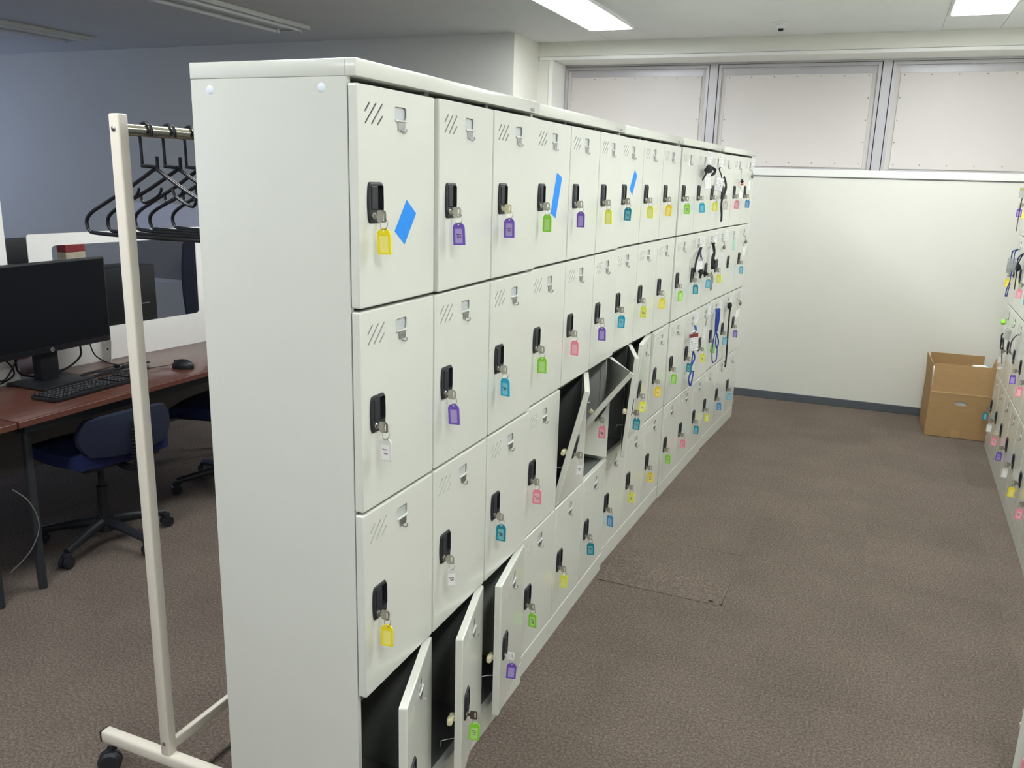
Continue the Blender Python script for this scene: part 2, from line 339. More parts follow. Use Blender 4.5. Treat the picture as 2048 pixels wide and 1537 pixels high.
# boarded windows
XS = [OX0, -.425, .782, OX1]
for i in range(3):
    x0, x1 = XS[i]+(.0 if i == 0 else .036), XS[i+1]-(.036 if i < 2 else 0)
    wn = empty('window_%d' % (i+1), FWO, FWA); struct(wn, ('left', 'middle', 'right')[i]+' high window covered with a pale screwed-on board', 'window')
    z0, z1, y = 1.69, 2.452, DEP
    mb = MB(); f = .022
    for a in ((x0, x1, z1-f, z1), (x0, x1, z0, z0+f), (x0, x0+f, z0+f, z1-f), (x1-f, x1, z0+f, z1-f)): mb.box(a[0], a[1], y+.004, y+.05, a[2], a[3])
    mb.build('window_frame', 'alu', wn, 0)
    MB().box(x0, x1, y+.03, y+.06, z0, z1).build('back_panel', 'board', wn, 0)
    MB().box(x0+.045, x1-.045, y+.0285, y+.031, z1-.075, z1-.024).build('top_strip', 'alu', wn, 0)
    MB().bbox(x0+.055, x1-.055, y+.02, y+.031, z0+.03, z1-.075, .002, 1).build('cover_board', 'board', wn)
    mb = MB()
    for k in range(7):
        xx = x0+.08+(x1-x0-.16)*k/6
        for zz in (z1-.09, z0+.06): mb.lathe([(.004, 0), (.004, .0015), (.002, .0025)], 8, Matrix.Translation((xx, y+.02, zz)) @ Matrix.Rotation(R(90), 4, 'X'))
    for k in range(1, 4):
        zz = z0+.06+(z1-z0-.15)*k/4
        for xx in (x0+.068, x1-.068): mb.lathe([(.004, 0), (.004, .0015), (.002, .0025)], 8, Matrix.Translation((xx, y+.02, zz)) @ Matrix.Rotation(R(90), 4, 'X'))
    so = mb.build('screw', 'screw', wn); so['kind'] = 'stuff'
    if i < 2:
        mb = MB().box(x1+.006, x1+.066, y-.004, y+.05, z0, z1+.017); mb.build('mullion', 'alu', wn, 0)
        MB().box(x1, x1+.072, y+.035, y+.06, z0, z1).build('mullion_gap', 'dark', wn, 0)
fwp('window_head_bar', 'alu', OX0, OX1, DEP-.002, .42, 2.455, 2.4695)
fwp('window_head_gap', 'dark', OX0, OX1, DEP+.02, .42, 2.451, 2.4552)
fwp('window_back', 'dark', OX0-.02, OX1+.02, DEP+.065, .42, 1.69, 2.47)

# ---------------------------------------------------------------- ceiling lamps
def lamp(lx, y0, lit, label):
    t = empty('ceiling_lamp', (lx, y0+.63, 2.598)); L, W_ = 1.26, .32
    mb = MB(); z0 = -.014 if lit else -.03
    for a in ((-W_/2, -W_/2+.012, -L/2, L/2), (W_/2-.012, W_/2, -L/2, L/2), (-W_/2+.012, W_/2-.012, -L/2, -L/2+.014), (-W_/2+.012, W_/2-.012, L/2-.014, L/2)): mb.bbox(a[0], a[1], a[2], a[3], z0, 0, .002, 1)
    mb.build('lamp_frame', 'lamp_body', t)
    if lit:
        MB().bbox(-W_/2+.0125, W_/2-.0125, -L/2+.0145, L/2-.0145, -.017, -.002, .003, 1).build('diffuser', 'lamp_on', t)
    else:
        MB().prism([(-.145, -.004), (-.06, -.02), (.06, -.02), (.145, -.004), (.145, -.001), (-.145, -.001)], 1, -.6, .6).build('reflector', 'lamp_body', t)
        for s in (-1, 1):
            tb = MB().cyl((s*.1, -.57, -.032), (s*.1, .57, -.032), .013, 12).build('tube', 'tube', t)
            for e in (-1, 1): MB().bbox(s*.1-.014, s*.1+.014, e*.585-.012, e*.585+.012, -.048, -.004, .003, 1).build('socket', 'lamp_body', t)
    return tag(t, label, 'ceiling lamp', 'lit ceiling lamps' if lit else 'unlit ceiling lamps')
lamp(-.95, 3.32, True, 'lit white ceiling lamp above the far end of the left locker row')
lamp(1.28, 3.32, True, 'lit white ceiling lamp above the right locker row near the far wall')
lamp(-.95, 1.0, True, 'lit ceiling lamp above the middle of the left locker row')
lamp(1.28, 1.0, True, 'lit ceiling lamp above the middle of the aisle by the right lockers')
lamp(-.95, -1.5, True, 'lit ceiling lamp above the clothes rack, nearer than the lockers')
lamp(1.28, -1.5, True, 'lit ceiling lamp above the aisle, nearer than the lockers')
lamp(-.95, -4.2, True, 'added lit ceiling lamp behind the viewer, over the clothes rack lane')  # this lamp and the next are unseen, added to brighten the near locker side
lamp(1.28, -4.2, True, 'added lit ceiling lamp behind the viewer, over the aisle lane')
lamp(-3.18, 2.75, False, 'unlit ceiling lamp with bare tubes above the desks')
lamp(-5.31, 2.75, False, 'unlit ceiling lamp at the far left, beyond the desks')
sd = empty('smoke_detector', (.157, 4.66, 2.598))
MB().lathe([(.058, 0), (.058, -.006), (.05, -.012), (.0, -.012)], 24).build('base_plate', 'lamp_body', sd)
MB().lathe([(.034, -.012), (.036, -.02), (.03, -.034), (.018, -.036)], 24).build('sensor_head', 'lamp_body', sd)
MB().lathe([(.017, -.035), (.017, -.046), (.012, -.05), (0.001, -.05)], 20).build('sensor_vent', 'blackd', sd)
tag(sd, 'small round white smoke detector on the ceiling before the windows', 'smoke detector')

# ================================================================ LOCKERS
D = .383; LV = [1.7480, 1.3338, 0.9159, 0.4906, 0.0745]      # top edges of the four rows and of the plinth
DW = .2935; HY = .2965                                        # door width, hinge position inside a column
DH = [LV[i]-LV[i+1]-(.0035 if i == 0 else .0065) for i in range(4)]
DTOP = [LV[0]]+[LV[i]-.003 for i in (1, 2, 3)]
def slot(y0, z0, y1, z1, r=.0021):
    d = Vector((y1-y0, z1-z0)).normalized(); n = Vector((-d.y, d.x)); a, b_ = Vector((y0, z0)), Vector((y1, z1)); out = []
    for i in range(5): t = R(90+45*i); out.append(a+r*(math.cos(t)*d+math.sin(t)*n))
    for i in range(5): t = R(-90+45*i); out.append(b_+r*(math.cos(t)*d+math.sin(t)*n))
    return [tuple(p) for p in out]
SLOTS = [(.0445, -.031, .0295, -.0462), (.0665, -.031, .030, -.0675), (.0886, -.031, .0515, -.068), (.0888, -.053, .0728, -.068)]
HOLES = [slot(a-HY, b_, c-HY, d) for a, b_, c, d in SLOTS] + [rrect(.0625-HY, .0845-HY, -.2295, -.1790, .003, 3)] + [rrect(.1330-HY, .1785-HY, -.0545, -.0305, .006, 4)]
def handle_outline(k=1.0, dz=0.0):
    pts = []; n = 9; cy_ = .059-HY; H = .0765
    def hw(t): return (.0243+.0036*math.sin(math.pi*t))*k
    for i in range(n+1):
        t = i/n; pts.append((cy_+hw(t), -.1735-H*t, t))
    for i in range(n+1):
        t = 1-i/n; pts.append((cy_-hw(t), -.1735-H*t, t))
    out = []; r = .006
    for y, z, t in pts:
        e = min(t, 1-t)*H
        if e < 1e-6:
            s = 1 if y > cy_ else -1; sg = 1 if t == 0 else -1
            seq = [(y-s*r*(1-math.cos(R(a))), z-sg*r*(1-math.sin(R(a)))) for a in (0, 22, 45, 68, 90)]
            if (s > 0 and sg > 0) or (s < 0 and sg < 0): seq = seq[::-1]
            out += seq
        elif e > r: out.append((y, z))
    cz = -.1735-H/2
    return [(cy_+(y-cy_)*1.0, cz+(z-cz)*(k if k < 1 else 1)) for y, z in out]
def plate_solid(mb, outer_levels, holes, hole_depth, grid=None, back=True):
    # outer_levels: [(loop, x)] front first; front plate has holes whose walls run hole_depth back
    v, f = plate2d(outer_levels[0][0], holes, grid); x0 = outer_levels[0][1]
    mb.add([(x0, p[0], p[1]) for p in v], f)
    for (l0, a), (l1, b_) in zip(outer_levels[:-1], outer_levels[1:]):
        n = len(l0); mb.add([(a, *p) for p in l0]+[(b_, *p) for p in l1], [(i, (i+1) % n, n+(i+1) % n, n+i) for i in range(n)])
    for h in holes:
        n = len(h); mb.add([(x0, *p) for p in h]+[(x0-hole_depth, *p) for p in h], [(i, (i+1) % n, n+(i+1) % n, n+i) for i in range(n)])
    if back:
        v, f = plate2d(outer_levels[-1][0], [], grid); mb.add([(outer_levels[-1][1], p[0], p[1]) for p in v], f)
    return mb
def fix(me):   # weld the separately added pieces
    bm = bmesh.new(); bm.from_mesh(me); bmesh.ops.remove_doubles(bm, verts=bm.verts[:], dist=1e-5); bmesh.ops.recalc_face_normals(bm, faces=bm.faces[:]); bm.to_mesh(me); bm.free()
    for p in me.polygons: p.use_smooth = True
    me.set_sharp_from_angle(angle=R(14)); return me
def densify(loop, step):
    out = []
    for i, a in enumerate(loop):
        b_ = loop[(i+1) % len(loop)]; n = max(1, int(math.hypot(b_[0]-a[0], b_[1]-a[1])/step))
        out += [(a[0]+(b_[0]-a[0])*k/n, a[1]+(b_[1]-a[1])*k/n) for k in range(n)]
    return out
def door_mesh(row, grid=None):
    H = DH[row]; lv = []
    for ins, x in ((.0028, 0), (.0010, -.0008), (0, -.0026), (0, -.0185)):
        l = rrect(-DW+ins, -ins, -H+ins, -ins, .004, 3)
        if grid: l = densify(l, DW/grid)
        lv.append((l, x))
    me = fix(plate_solid(MB(), lv, HOLES, .0022, grid).mesh('door', 'paint')); me.materials.append(M['inner_shade'])
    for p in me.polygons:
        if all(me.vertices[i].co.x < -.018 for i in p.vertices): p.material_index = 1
    return me
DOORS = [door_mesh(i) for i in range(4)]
REC = rrect(.0635-HY, .0835-HY, -.2285, -.1800, .003, 3)
HAND = fix(plate_solid(MB(), [(handle_outline(.90), .0045), (handle_outline(.97), .0035), (handle_outline(1), .0015), (handle_outline(1), -.001)], [REC], .012, None, False).mesh('handle', 'black'))
RECM = MB().box(-.0105, -.0072, .0615-HY, .0855-HY, -.2305, -.178).mesh('handle_recess', 'blackd', 0)
LEV = fix(MB().bbox(.003, .0065, .0395-HY, .0610-HY, -.2250, -.1805, .002, 2).mesh('handle_lever', 'black'))
LOCK = MB().lathe([(.0068, .004), (.0068, .0062), (.0055, .0072), (.001, .0072)], 16, Matrix.Translation((0, .047-HY, -.2365)) @ Matrix.Rotation(R(90), 4, 'Y')).mesh('lock', 'chrome')
VENT = MB().box(-.0052, -.0032, .0255-HY, .0930-HY, -.0725, -.0265).mesh('vent_shade', 'dark', 0)  # dark sheet standing in for the shade inside the hollow door
NPL = MB().box(-.006, -.0038, .1300-HY, .1815-HY, -.0575, -.0275).mesh('name_plate', 'plate', 0)
LIP = fix(MB().bbox(-.003, .0035, .1345-HY, .1770-HY, -.0585, -.0545, .0014, 2).mesh('name_plate_lip', 'paint'))
hk = MB().prism([(.1435-HY, -.059), (.1715-HY, -.059), (.1700-HY, -.0745), (.1450-HY, -.0745)], 0, .0004, .0022)
hk.tube(smooth_path([(.0015, .1545-HY, -.0725), (.0045, .1545-HY, -.0775), (.0095, .1565-HY, -.0785), (.0115, .1595-HY, -.0755), (.0105, .1605-HY, -.0715)], 4), .0017, 7)
HOOK = hk.mesh('hook', 'steel')
lt = MB().bbox(-.034, -.018, -DW+.002, -DW+.02, -.232, -.216, .003, 2).bbox(-.036, -.022, -DW-.016, -DW+.006, -.234, -.214, .005, 3)
LATCH = lt.mesh('latch', 'cream')
WIRE = MB().tube([(-.018, -DW+.012, -.285), (-.040, -DW+.002, -.285), (-.052, -DW-.006, -.285), (-.052, -DW-.006, -.301)], .0013, 6).mesh('wire_hook', 'steel')
def carcass_parts():
    P = {}
    P['side_panel'] = [MB().box(-D+.001, -.0215, a, a+.0012 if a < .1 else a+.0012, .0, 1.7592) for a in (.0015, .8973)]
    P['side_flange'] = [MB().box(-.040, -.0212, a, b_, .0, 1.7590) for a, b_ in ((.0027, .014), (.886, .8973))]
    P['back_panel'] = [MB().box(-D+.001, -D+.003, .0027, .8973, .0, 1.7592)]
    P['divider'] = [MB().box(-D+.003, -.0225, .3*c-.001, .3*c+.001, .0745, 1.7592).box(-.0300, -.0213, .3*c-.009, .3*c+.009, .0745, 1.7592) for c in (1, 2)]
    P['shelf'] = [MB().box(-D+.003, -.0217, .0140+.3*c if c == 0 else .3*c+.009, .3*(c+1)-.009 if c < 2 else .886, z-.004, z-.002).box(-.0240, -.0217, .0141+.3*c if c == 0 else .3*c+.0091, .3*(c+1)-.0091 if c < 2 else .8859, z-.016, z-.004) for z in LV[1:4] for c in range(3)]
    P['floor_pan'] = [MB().box(-D+.003, -.0217, .0140, .8860, .0700, .0725)]
    return P
CP = {k: [m.mesh(k, 'inner_shade' if k in ('back_panel', 'divider', 'shelf', 'floor_pan') else 'paint', 0) for m in v] for k, v in carcass_parts().items()}
cap = MB().bbox(-D, 0, .0005, .8995, 1.7594, 1.79, .0018, 2)
CAP = cap.mesh('top_cap', 'paint')
PLN = MB().bbox(-.030, -.0010, .0015, .8985, .0, .0722, .0012, 1).mesh('plinth', 'paint')
LOGO = text_mesh('PLUS', .0125, 'greytext')
DOORINFO = {}     # (row name, unit, row, col) -> function local door point -> unit-local point
def bilinear(Ht, Ft, Hb, Fb, H):
    Ht, Ft, Hb, Fb = map(Vector, (Ht, Ft, Hb, Fb))
    def f(p):
        s = -p[1]/DW; t = -p[2]/H
        P = (Ht*(1-s)+Ft*s)*(1-t)+(Hb*(1-s)+Fb*s)*t
        ds = (Ft-Ht)*(1-t)+(Fb-Hb)*t; dt = (Hb-Ht)*(1-s)+(Fb-Ft)*s
        n = ds.cross(dt).normalized()
        if n.x < 0: n = -n
        return P+n*p[0]
    return f
def make_unit(rowname, ui, loc, rz, label, states, group):
    U = empty('locker_unit', loc, rz); tag(U, label, 'lockers', group)
    for k, ms in CP.items():
        for me in ms: obj(k, me, U)
    obj('top_cap', CAP, U); obj('plinth', PLN, U)
    lg = obj('lettering', LOGO, U, (.0003, .845, 1.7665), (R(90), 0, R(90)))
    for r in range(4):
        for c in range(3):
            st = states.get((r, c), 0.0); H = DH[r]; hx = Vector((0, .3*c+HY, DTOP[r]))
            subs = [('handle', HAND), ('handle_recess', RECM), ('handle_lever', LEV), ('lock', LOCK), ('vent_shade', VENT), ('name_plate', NPL), ('name_plate_lip', LIP), ('hook', HOOK)]
            if st != 0.0: subs += [('latch', LATCH), ('wire_hook', WIRE)]
            if isinstance(st, (int, float)):
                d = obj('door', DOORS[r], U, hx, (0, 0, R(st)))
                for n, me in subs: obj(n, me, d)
                m = Matrix.Translation(hx) @ Matrix.Rotation(R(st), 4, 'Z'); fn = (lambda m: (lambda p: m @ Vector(p)))(m)
            else:
                (tx, ty, tz), (bx, by, bz) = st
                fn = bilinear((0, hx.y, DTOP[r]), (tx, ty, tz), (0, hx.y, DTOP[r]-H), (bx, by, bz), H)
                def bent(me):
                    m2 = me.copy()
                    for v in m2.vertices: v.co = fn(v.co)-hx
                    return m2
                d = obj('door', fix(bent(door_mesh(r, 10))), U, hx)
                for n, me in subs: obj(n, bent(me), d)
                d['label'] = 'bent pale grey locker door pulled out at its top corner'
            DOORINFO[(rowname, ui, r, c)] = (U, fn, st)
    return U
UN = [(0, 0, 0), (-0.0114, 0.9006, -0.00227), (-0.0266, 1.8009, 0.0327), (0.0072, 2.7120, 0.0426), (0.0379, 3.6051, 0.0647)]
ST = {0: {(0, 1): 1.6, (3, 0): 18.3, (3, 1): 15.2, (3, 2): 9.7},
      1: {(2, 1): ((.095, .323, .911), (.001, .303, .497)), (2, 2): ((.155, .652, .909), (-.092, .641, .583))},
      2: {(2, 0): ((.113, .030, .913), (.083, .020, .500)), (2, 1): ((.047, .311, .913), (.012, .304, .497)), (2, 2): ((.017, .6045, .913), (.001, .6035, .497))}}
ULAB = ['nearest of the left row, its near side facing the viewer', 'second in the left row, with two bent-open doors', 'third in the left row, with three doors ajar', 'fourth in the left row, with a red-topped badge hanging on it', 'farthest of the left row, by the far wall']
LU = [make_unit('L', i, (x, y, 0), -t, 'grey steel locker unit, '+ULAB[i], ST.get(i, {}), 'left locker row') for i, (x, y, t) in enumerate(UN)]
for y, z in ((-.335, 1.739), (-.075, 1.740)):
    MB().lathe([(.0085, -.0010), (.0085, .0), (.007, .0008), (.001, .0008)], 20, Matrix.Translation((y, .0013, z)) @ Matrix.Rotation(R(90), 4, 'X')).build('hole_plug', 'plug', LU[0])
MB().box(-.0225, -.0222, -.0002, .0006, 1.7600, 1.7885).build('cap_seam', 'greytext', LU[0], 0)
RA = R(178.85); RU = []; rp = Vector((1.673, 4.60, 0))
RL = ['farthest of the right row, beside the cardboard box', 'second from the far end of the right row', 'third from the far end of the right row', 'fourth from the far end of the right row', 'nearest of the right row, with one open door']
for i in range(5):
    RU.append(make_unit('R', i, rp.copy(), RA, 'pale grey steel locker unit, '+RL[i], {(3, 0): 52.0} if i == 4 else {}, 'right locker row'))
    rp += Vector((-math.sin(RA), math.cos(RA), 0))*.902

# ---------------------------------------------------------------- keys with plastic tags
KEYS = {}
def key_meshes():
    # key: blade going in at x 0, bow in the x-z plane
    def bow(m):
        o = rrect(.0055, .0255, -.0115, .0115, .0045, 3); h = rrect(.0175, .0215, -.0075, .0075, .0015, 2)
        v, f = plate2d(o, [h]); mb = MB()
        for y in (-.0011, .0011): mb.add([(p[0], y, p[1]) for p in v], f)
        for l in (o, h):
            n = len(l); mb.add([(p[0], -.0011, p[1]) for p in l]+[(p[0], .0011, p[1]) for p in l], [(i, (i+1) % n, n+(i+1) % n, n+i) for i in range(n)])
        mb.box(-.004, .007, -.0010, .0010, -.0038, .0038)
        return mb.mesh('key', m, 30)
    return {m: bow(m) for m in ('chrome', 'cream', 'brownkey', 'whitep')}
KEYM = key_meshes()
RING = MB().tube([(.0205+.0105*math.cos(a)*.75, .002*math.sin(a*1), -.0145+.0105*math.sin(a)) for a in [2*math.pi*i/18 for i in range(18)]], .0009, 6, True).mesh('ring', 'chrome')
def tag_outline(k=0):
    w_, h = .0140-k, .050-k; pts = [(-w_, -h), (w_, -h)]
    for i in range(9): a = R(180*i/8); pts.append((w_*math.cos(a), -.0125+(.0125-k)*math.sin(a)))
    return pts
HOLE_T = [(.0022*math.cos(2*math.pi*i/10), -.0048+.0022*math.sin(2*math.pi*i/10)) for i in range(10)]
WIN_T = rrect(-.0088, .0088, -.0460, -.0140, .0012, 2)
def tag_mesh(c):
    mb = MB(); o = tag_outline(); v, f = plate2d(o, [HOLE_T, WIN_T])
    for y in (-.0017, .0017): mb.add([(p[0], y, p[1]) for p in v], f)
    for l in (o, HOLE_T, WIN_T):
        n = len(l); mb.add([(p[0], -.0017, p[1]) for p in l]+[(p[0], .0017, p[1]) for p in l], [(i, (i+1) % n, n+(i+1) % n, n+i) for i in range(n)])
    return fix(mb.mesh('tag', 'tag_'+c))
def card_mesh(c): return MB().box(-.0089, .0089, -.0011, .0011, -.0461, -.0139).mesh('label_card', 'card_'+c, 0)
TM = {c: tag_mesh(c) for c in TAGC}; CM = {c: card_mesh(c) for c in TAGC}
ROWN = ['top', 'second', 'third', 'bottom']; ORD = ['first', 'second', 'third', 'fourth', 'fifth', 'sixth', 'seventh', 'eighth', 'ninth', 'tenth', 'eleventh', 'twelfth', 'thirteenth', 'fourteenth', 'fifteenth']
CN = dict(yellow='yellow', lime='pale yellow', gold='golden yellow', purple='purple', green='green', teal='teal', cyan='turquoise', blue='blue', sky='light blue', pink='pink', white='white')
def keytag(rowname, r, c15, c, text=None, yaw=0.0, key='chrome'):
    ui, cc = c15//3, c15 % 3; U, fn, st = DOORINFO[(rowname, ui, r, cc)]
    p = fn((.0068, .047-HY, -.2365)); q = fn((.0168, .047-HY, -.2365))
    MU = Matrix.Translation(U.location) @ Matrix.Rotation(U.rotation_euler.z, 4, 'Z')
    P, Q = MU @ p, MU @ q; d = Q-P; a = math.atan2(d.y, d.x)
    t = empty('key_tag', P, a)
    obj('key', KEYM[key], t); obj('ring', RING, t)
    tg = obj('tag', TM[c], t, (.0195, 0, -.0215), (0, R(random.uniform(-4, 4)), R(yaw)))
    obj('label_card', CM[c], tg)
    if text:
        for s in (-1, 1): obj('lettering', text_mesh(text, .0125, 'lettering'), tg, (0, s*.0014, -.030), (R(90), R(90), 0 if s < 0 else R(180)))
    side = 'left' if rowname == 'L' else 'right'
    end = 'near' if rowname == 'L' else 'far'
    tag(t, '%s key tag, %s row, %s %s locker column from the %s end' % (CN[c], ROWN[r], ORD[c15], side, end), 'key tag', 'key tags on the %s locker row' % side)
    return t
ROWS = [
 [('yellow', None), ('purple', 'J2'), ('purple', 'J3', 'cream'), ('green', None), ('purple', None), ('lime', None), ('teal', 'J7'), ('lime', None), ('gold', None), ('green', 'J10'), ('cyan', None), ('lime', None), ('white', None), ('pink', None), ('blue', None)],
 [('white', 'J-1'), ('purple', None), ('cyan', 'J6'), ('green', None), ('pink', None), ('purple', None), ('cyan', 'J11'), ('lime', 'J8'), ('yellow', None), ('green', None), ('teal', None), ('sky', None), ('lime', None), None, ('sky', None)],
 [('yellow', None), ('white', 'J5'), ('teal', 'J9'), ('pink', 'J7'), ('white', 'J6'), ('pink', 'J8'), ('teal', 'J7'), ('lime', 'J4'), ('gold', 'J5'), ('green', None), ('teal', 'J2'), ('lime', 'J4'), ('green', None), ('sky', None), ('purple', None)],
 [('white', None), ('green', 'J11', 'brownkey'), ('purple', None, 'whitep'), ('green', 'J10'), ('lime', None), ('teal', 'J11'), ('blue', None), ('lime', 'J10'), ('gold', 'J12'), ('green', 'J13'), ('pink', 'J14'), ('teal', None), ('lime', None), ('blue', 'J15'), ('sky', 'J16')]]
YAWS = {(2, 1): 35, (1, 9): 55, (0, 0): 5, (0, 3): -12}
for r in range(4):
    for c in range(15):
        if ROWS[r][c]:
            e = ROWS[r][c]; keytag('L', r, c, e[0], e[1], YAWS.get((r, c), random.uniform(-14, 14)), e[2] if len(e) > 2 else 'chrome')
for r, c, cc, k in ((3, 0, 'teal', 'chrome'), (3, 1, 'white', 'chrome'), (3, 2, 'pink', 'cream'), (3, 3, 'purple', 'chrome'), (3, 4, 'white', 'chrome'), (3, 5, 'yellow', 'chrome'), (3, 6, 'pink', 'chrome'),
                    (2, 1, 'white', 'chrome'), (2, 3, 'purple', 'chrome'), (2, 4, 'pink', 'chrome'), (1, 0, 'yellow', 'chrome'), (1, 2, 'pink', 'chrome'), (1, 3, 'sky', 'chrome'), (0, 0, 'purple', 'chrome'), (0, 1, 'yellow', 'chrome'), (3, 12, 'pink', 'chrome')):
    keytag('R', r, c, cc, 'J21' if cc in ('pink', 'purple') and r == 3 else None, random.uniform(-10, 10), k)

# ---------------------------------------------------------------- tape, papers and lanyards on the doors
def on_unit(name, U, p):
    MU = Matrix.Translation(U.location) @ Matrix.Rotation(U.rotation_euler.z, 4, 'Z')
    return empty(name, MU @ Vector(p), U.rotation_euler.z)
def flat_on(name, U, poly, m, x0, x1, label, cat, group=None):
    cy_ = sum(q[0] for q in poly)/len(poly); cz = sum(q[1] for q in poly)/len(poly); e = on_unit(name, U, (0, cy_, cz))
    o = MB().prism([(q[0]-cy_, q[1]-cz) for q in poly], 0, x0, x1).build(name, m, None, 0); o.location = e.location; o.rotation_euler = e.rotation_euler; bpy.data.objects.remove(e)
    return tag(o, label, cat, group)
G = 'blue tape strips on the top doors'
flat_on('masking_tape', LU[0], [(.178, 1.5398), (.2169, 1.5117), (.1695, 1.4506), (.1304, 1.4787)], 'tapeblue', .0002, .0006, 'blue masking tape strip on the nearest top locker door', 'tape', G)
flat_on('masking_tape', LU[1], [(.1833, 1.606), (.2287, 1.5934), (.1857, 1.4725), (.141, 1.4886)], 'tapeblue', .0002, .0006, 'long blue masking tape strip beside a green key tag', 'tape', G)
flat_on('masking_tape', LU[2], [(.1881, 1.6305), (.2231, 1.6079), (.1688, 1.5325), (.131, 1.5575)], 'tapeblue', .0002, .0006, 'short blue masking tape strip on the top row, farthest of three', 'tape', G)
def paper(ui, y0, z1, label, w_=.086, h=.057, m='prn', x=.0003):
    return flat_on('name_paper', LU[ui], [(y0, z1-h), (y0+w_, z1-h), (y0+w_, z1), (y0, z1)], m, x, x+.0004, label, 'paper label', 'white papers on the far doors')
for ui, c, r, y0, z1 in ((3, 1, 0, .510, 1.745), (3, 2, 0, .808, 1.738), (4, 2, 0, .806, 1.744), (3, 1, 1, .508, 1.312), (3, 2, 1, .808, 1.313), (4, 0, 1, .208, 1.313), (4, 2, 1, .808, 1.329), (3, 1, 2, .500, .895), (3, 2, 2, .806, .901), (4, 0, 2, .206, .895), (4, 1, 2, .508, .895), (4, 2, 2, .806, .901)):
    paper(ui, y0, z1, 'white printed name paper, %s row, %s left locker column' % (ROWN[r], ORD[ui*3+c]))
paper(4, .755, 1.609, 'blank white paper on the top door of the farthest left column', .055, .058, 'paper')
paper(4, .147, 1.184, 'small white printed card beside a pale yellow key tag', .078, .055)
paper(4, .762, 1.186, 'blank white paper on the second-row door of the farthest left column', .085, .060, 'paper')
paper(3, .712, .782, 'white card on the third-row door, twelfth left column', .095, .075)
paper(4, .722, .770, 'blank white paper above the purple key tag on the third row', .12, .055, 'paper')
paper(4, .445, 1.248, 'pale mint strip on the door without a key tag', .075, .07, 'mint')
paper(3, .118, 1.694, 'narrow white paper strip under the top hook of the tenth column', .016, .026, 'paper')
def lanyard(U, name, label, cat, straps=(), cards=(), blobs=(), hookp=None, group='lanyards and badges on the locker hooks'):
    b0 = Vector(hookp); t = on_unit(name, U, b0)
    for pts, wd, m, closed in straps:
        P = [Vector(q)-b0 for q in pts]; path = smooth_path(P, 5, closed)
        mb = MB(); mb.ribbon(path+([path[0]] if closed else []), wd, .0016, (.35, 1, .15)); mb.build('strap', m, t, 40)
    for (x, y, z), w_, h, roll, mats in cards:
        c = MB().bbox(-.0012, .0012, -w_/2, w_/2, -h, 0, .0008, 1).build('badge_case', 'clear', t); c.location = Vector((x, y, z))-b0; c.rotation_euler = (R(roll), 0, R(-38))
        MB().box(.0013, .0017, -w_/2+.003, w_/2-.003, -h+.003, -h*.24).build('badge_card', mats[0], c, 0)
        MB().box(.0013, .0018, -w_/2+.003, w_/2-.003, -h*.23, -.003).build('badge_header', mats[1], c, 0)
        if len(mats) > 2:
            obj('lettering', text_mesh(mats[2], .013, 'lettering'), c, (.0019, 0, -h*.55), (R(90), 0, R(90)))
    for (x, y, z), (rx, ry, rz), m in blobs:
        bm = bmesh.new(); bmesh.ops.create_icosphere(bm, subdivisions=2, radius=1)
        for v in bm.verts:
            k = 1+.18*math.sin(v.co.x*5+y*30)+.15*math.cos(v.co.z*6+x*40); v.co = Vector((v.co.x*rx, v.co.y*ry, v.co.z*rz))*k
        MB().bm(bm, Matrix.Translation(Vector((x, y, z))-b0)).build('clip', m, t, 60)
    return tag(t, label, cat, group)
hk = lambda c, r: (.013, .3*c+.160, DTOP[r]-.078)
lanyard(LU[3], 'lanyard', 'black bunched lanyard with white card, top row, eleventh left column', 'lanyard',
        straps=[([(.014, .46, 1.672), (.03, .40, 1.66), (.03, .36, 1.63), (.02, .34, 1.60)], .012, 'strapk', False), ([(.014, .46, 1.672), (.035, .50, 1.66), (.035, .55, 1.648), (.03, .52, 1.63), (.03, .45, 1.62)], .016, 'strapk', False)],
        cards=[((.03, .385, 1.636), .046, .082, 12, ('paper', 'paper'))], blobs=[((.028, .43, 1.652), (.018, .05, .022), 'strapk'), ((.03, .43, 1.60), (.006, .02, .008), 'strapk')], hookp=hk(1, 0))
lanyard(LU[3], 'lanyard', 'black strap and white card hanging on the top row, twelfth left column', 'lanyard',
        straps=[([(.014, .76, 1.672), (.02, .71, 1.66), (.025, .75, 1.63), (.03, .74, 1.615)], .008, 'strapk', False), ([(.02, .84, 1.622), (.03, .875, 1.57), (.03, .80, 1.507), (.03, .795, 1.46), (.03, .818, 1.42), (.03, .825, 1.378)], .018, 'strapk', False)],
        cards=[((.03, .715, 1.618), .056, .074, -10, ('prn', 'paper'))], hookp=hk(2, 0))
lanyard(LU[4], 'key_chain', 'thin key chain with an orange and black charm, top row, fourteenth column', 'key chain',
        straps=[([(.014, .46, 1.672), (.015, .445, 1.634), (.015, .47, 1.60), (.015, .455, 1.56)], .004, 'steel', False)], blobs=[((.018, .475, 1.60), (.01, .02, .012), 'strapk'), ((.018, .478, 1.585), (.009, .018, .008), 'orange')],
        cards=[((.02, .45, 1.545), .03, .045, 0, ('paper', 'paper'))], hookp=hk(1, 0))
lanyard(LU[4], 'clip', 'small grey clip hanging on the top door of the farthest left column', 'clip', straps=[([(.014, .76, 1.672), (.016, .765, 1.65), (.016, .77, 1.62)], .006, 'strapg', False)], blobs=[((.016, .775, 1.635), (.008, .014, .014), 'strapg')], hookp=hk(2, 0))
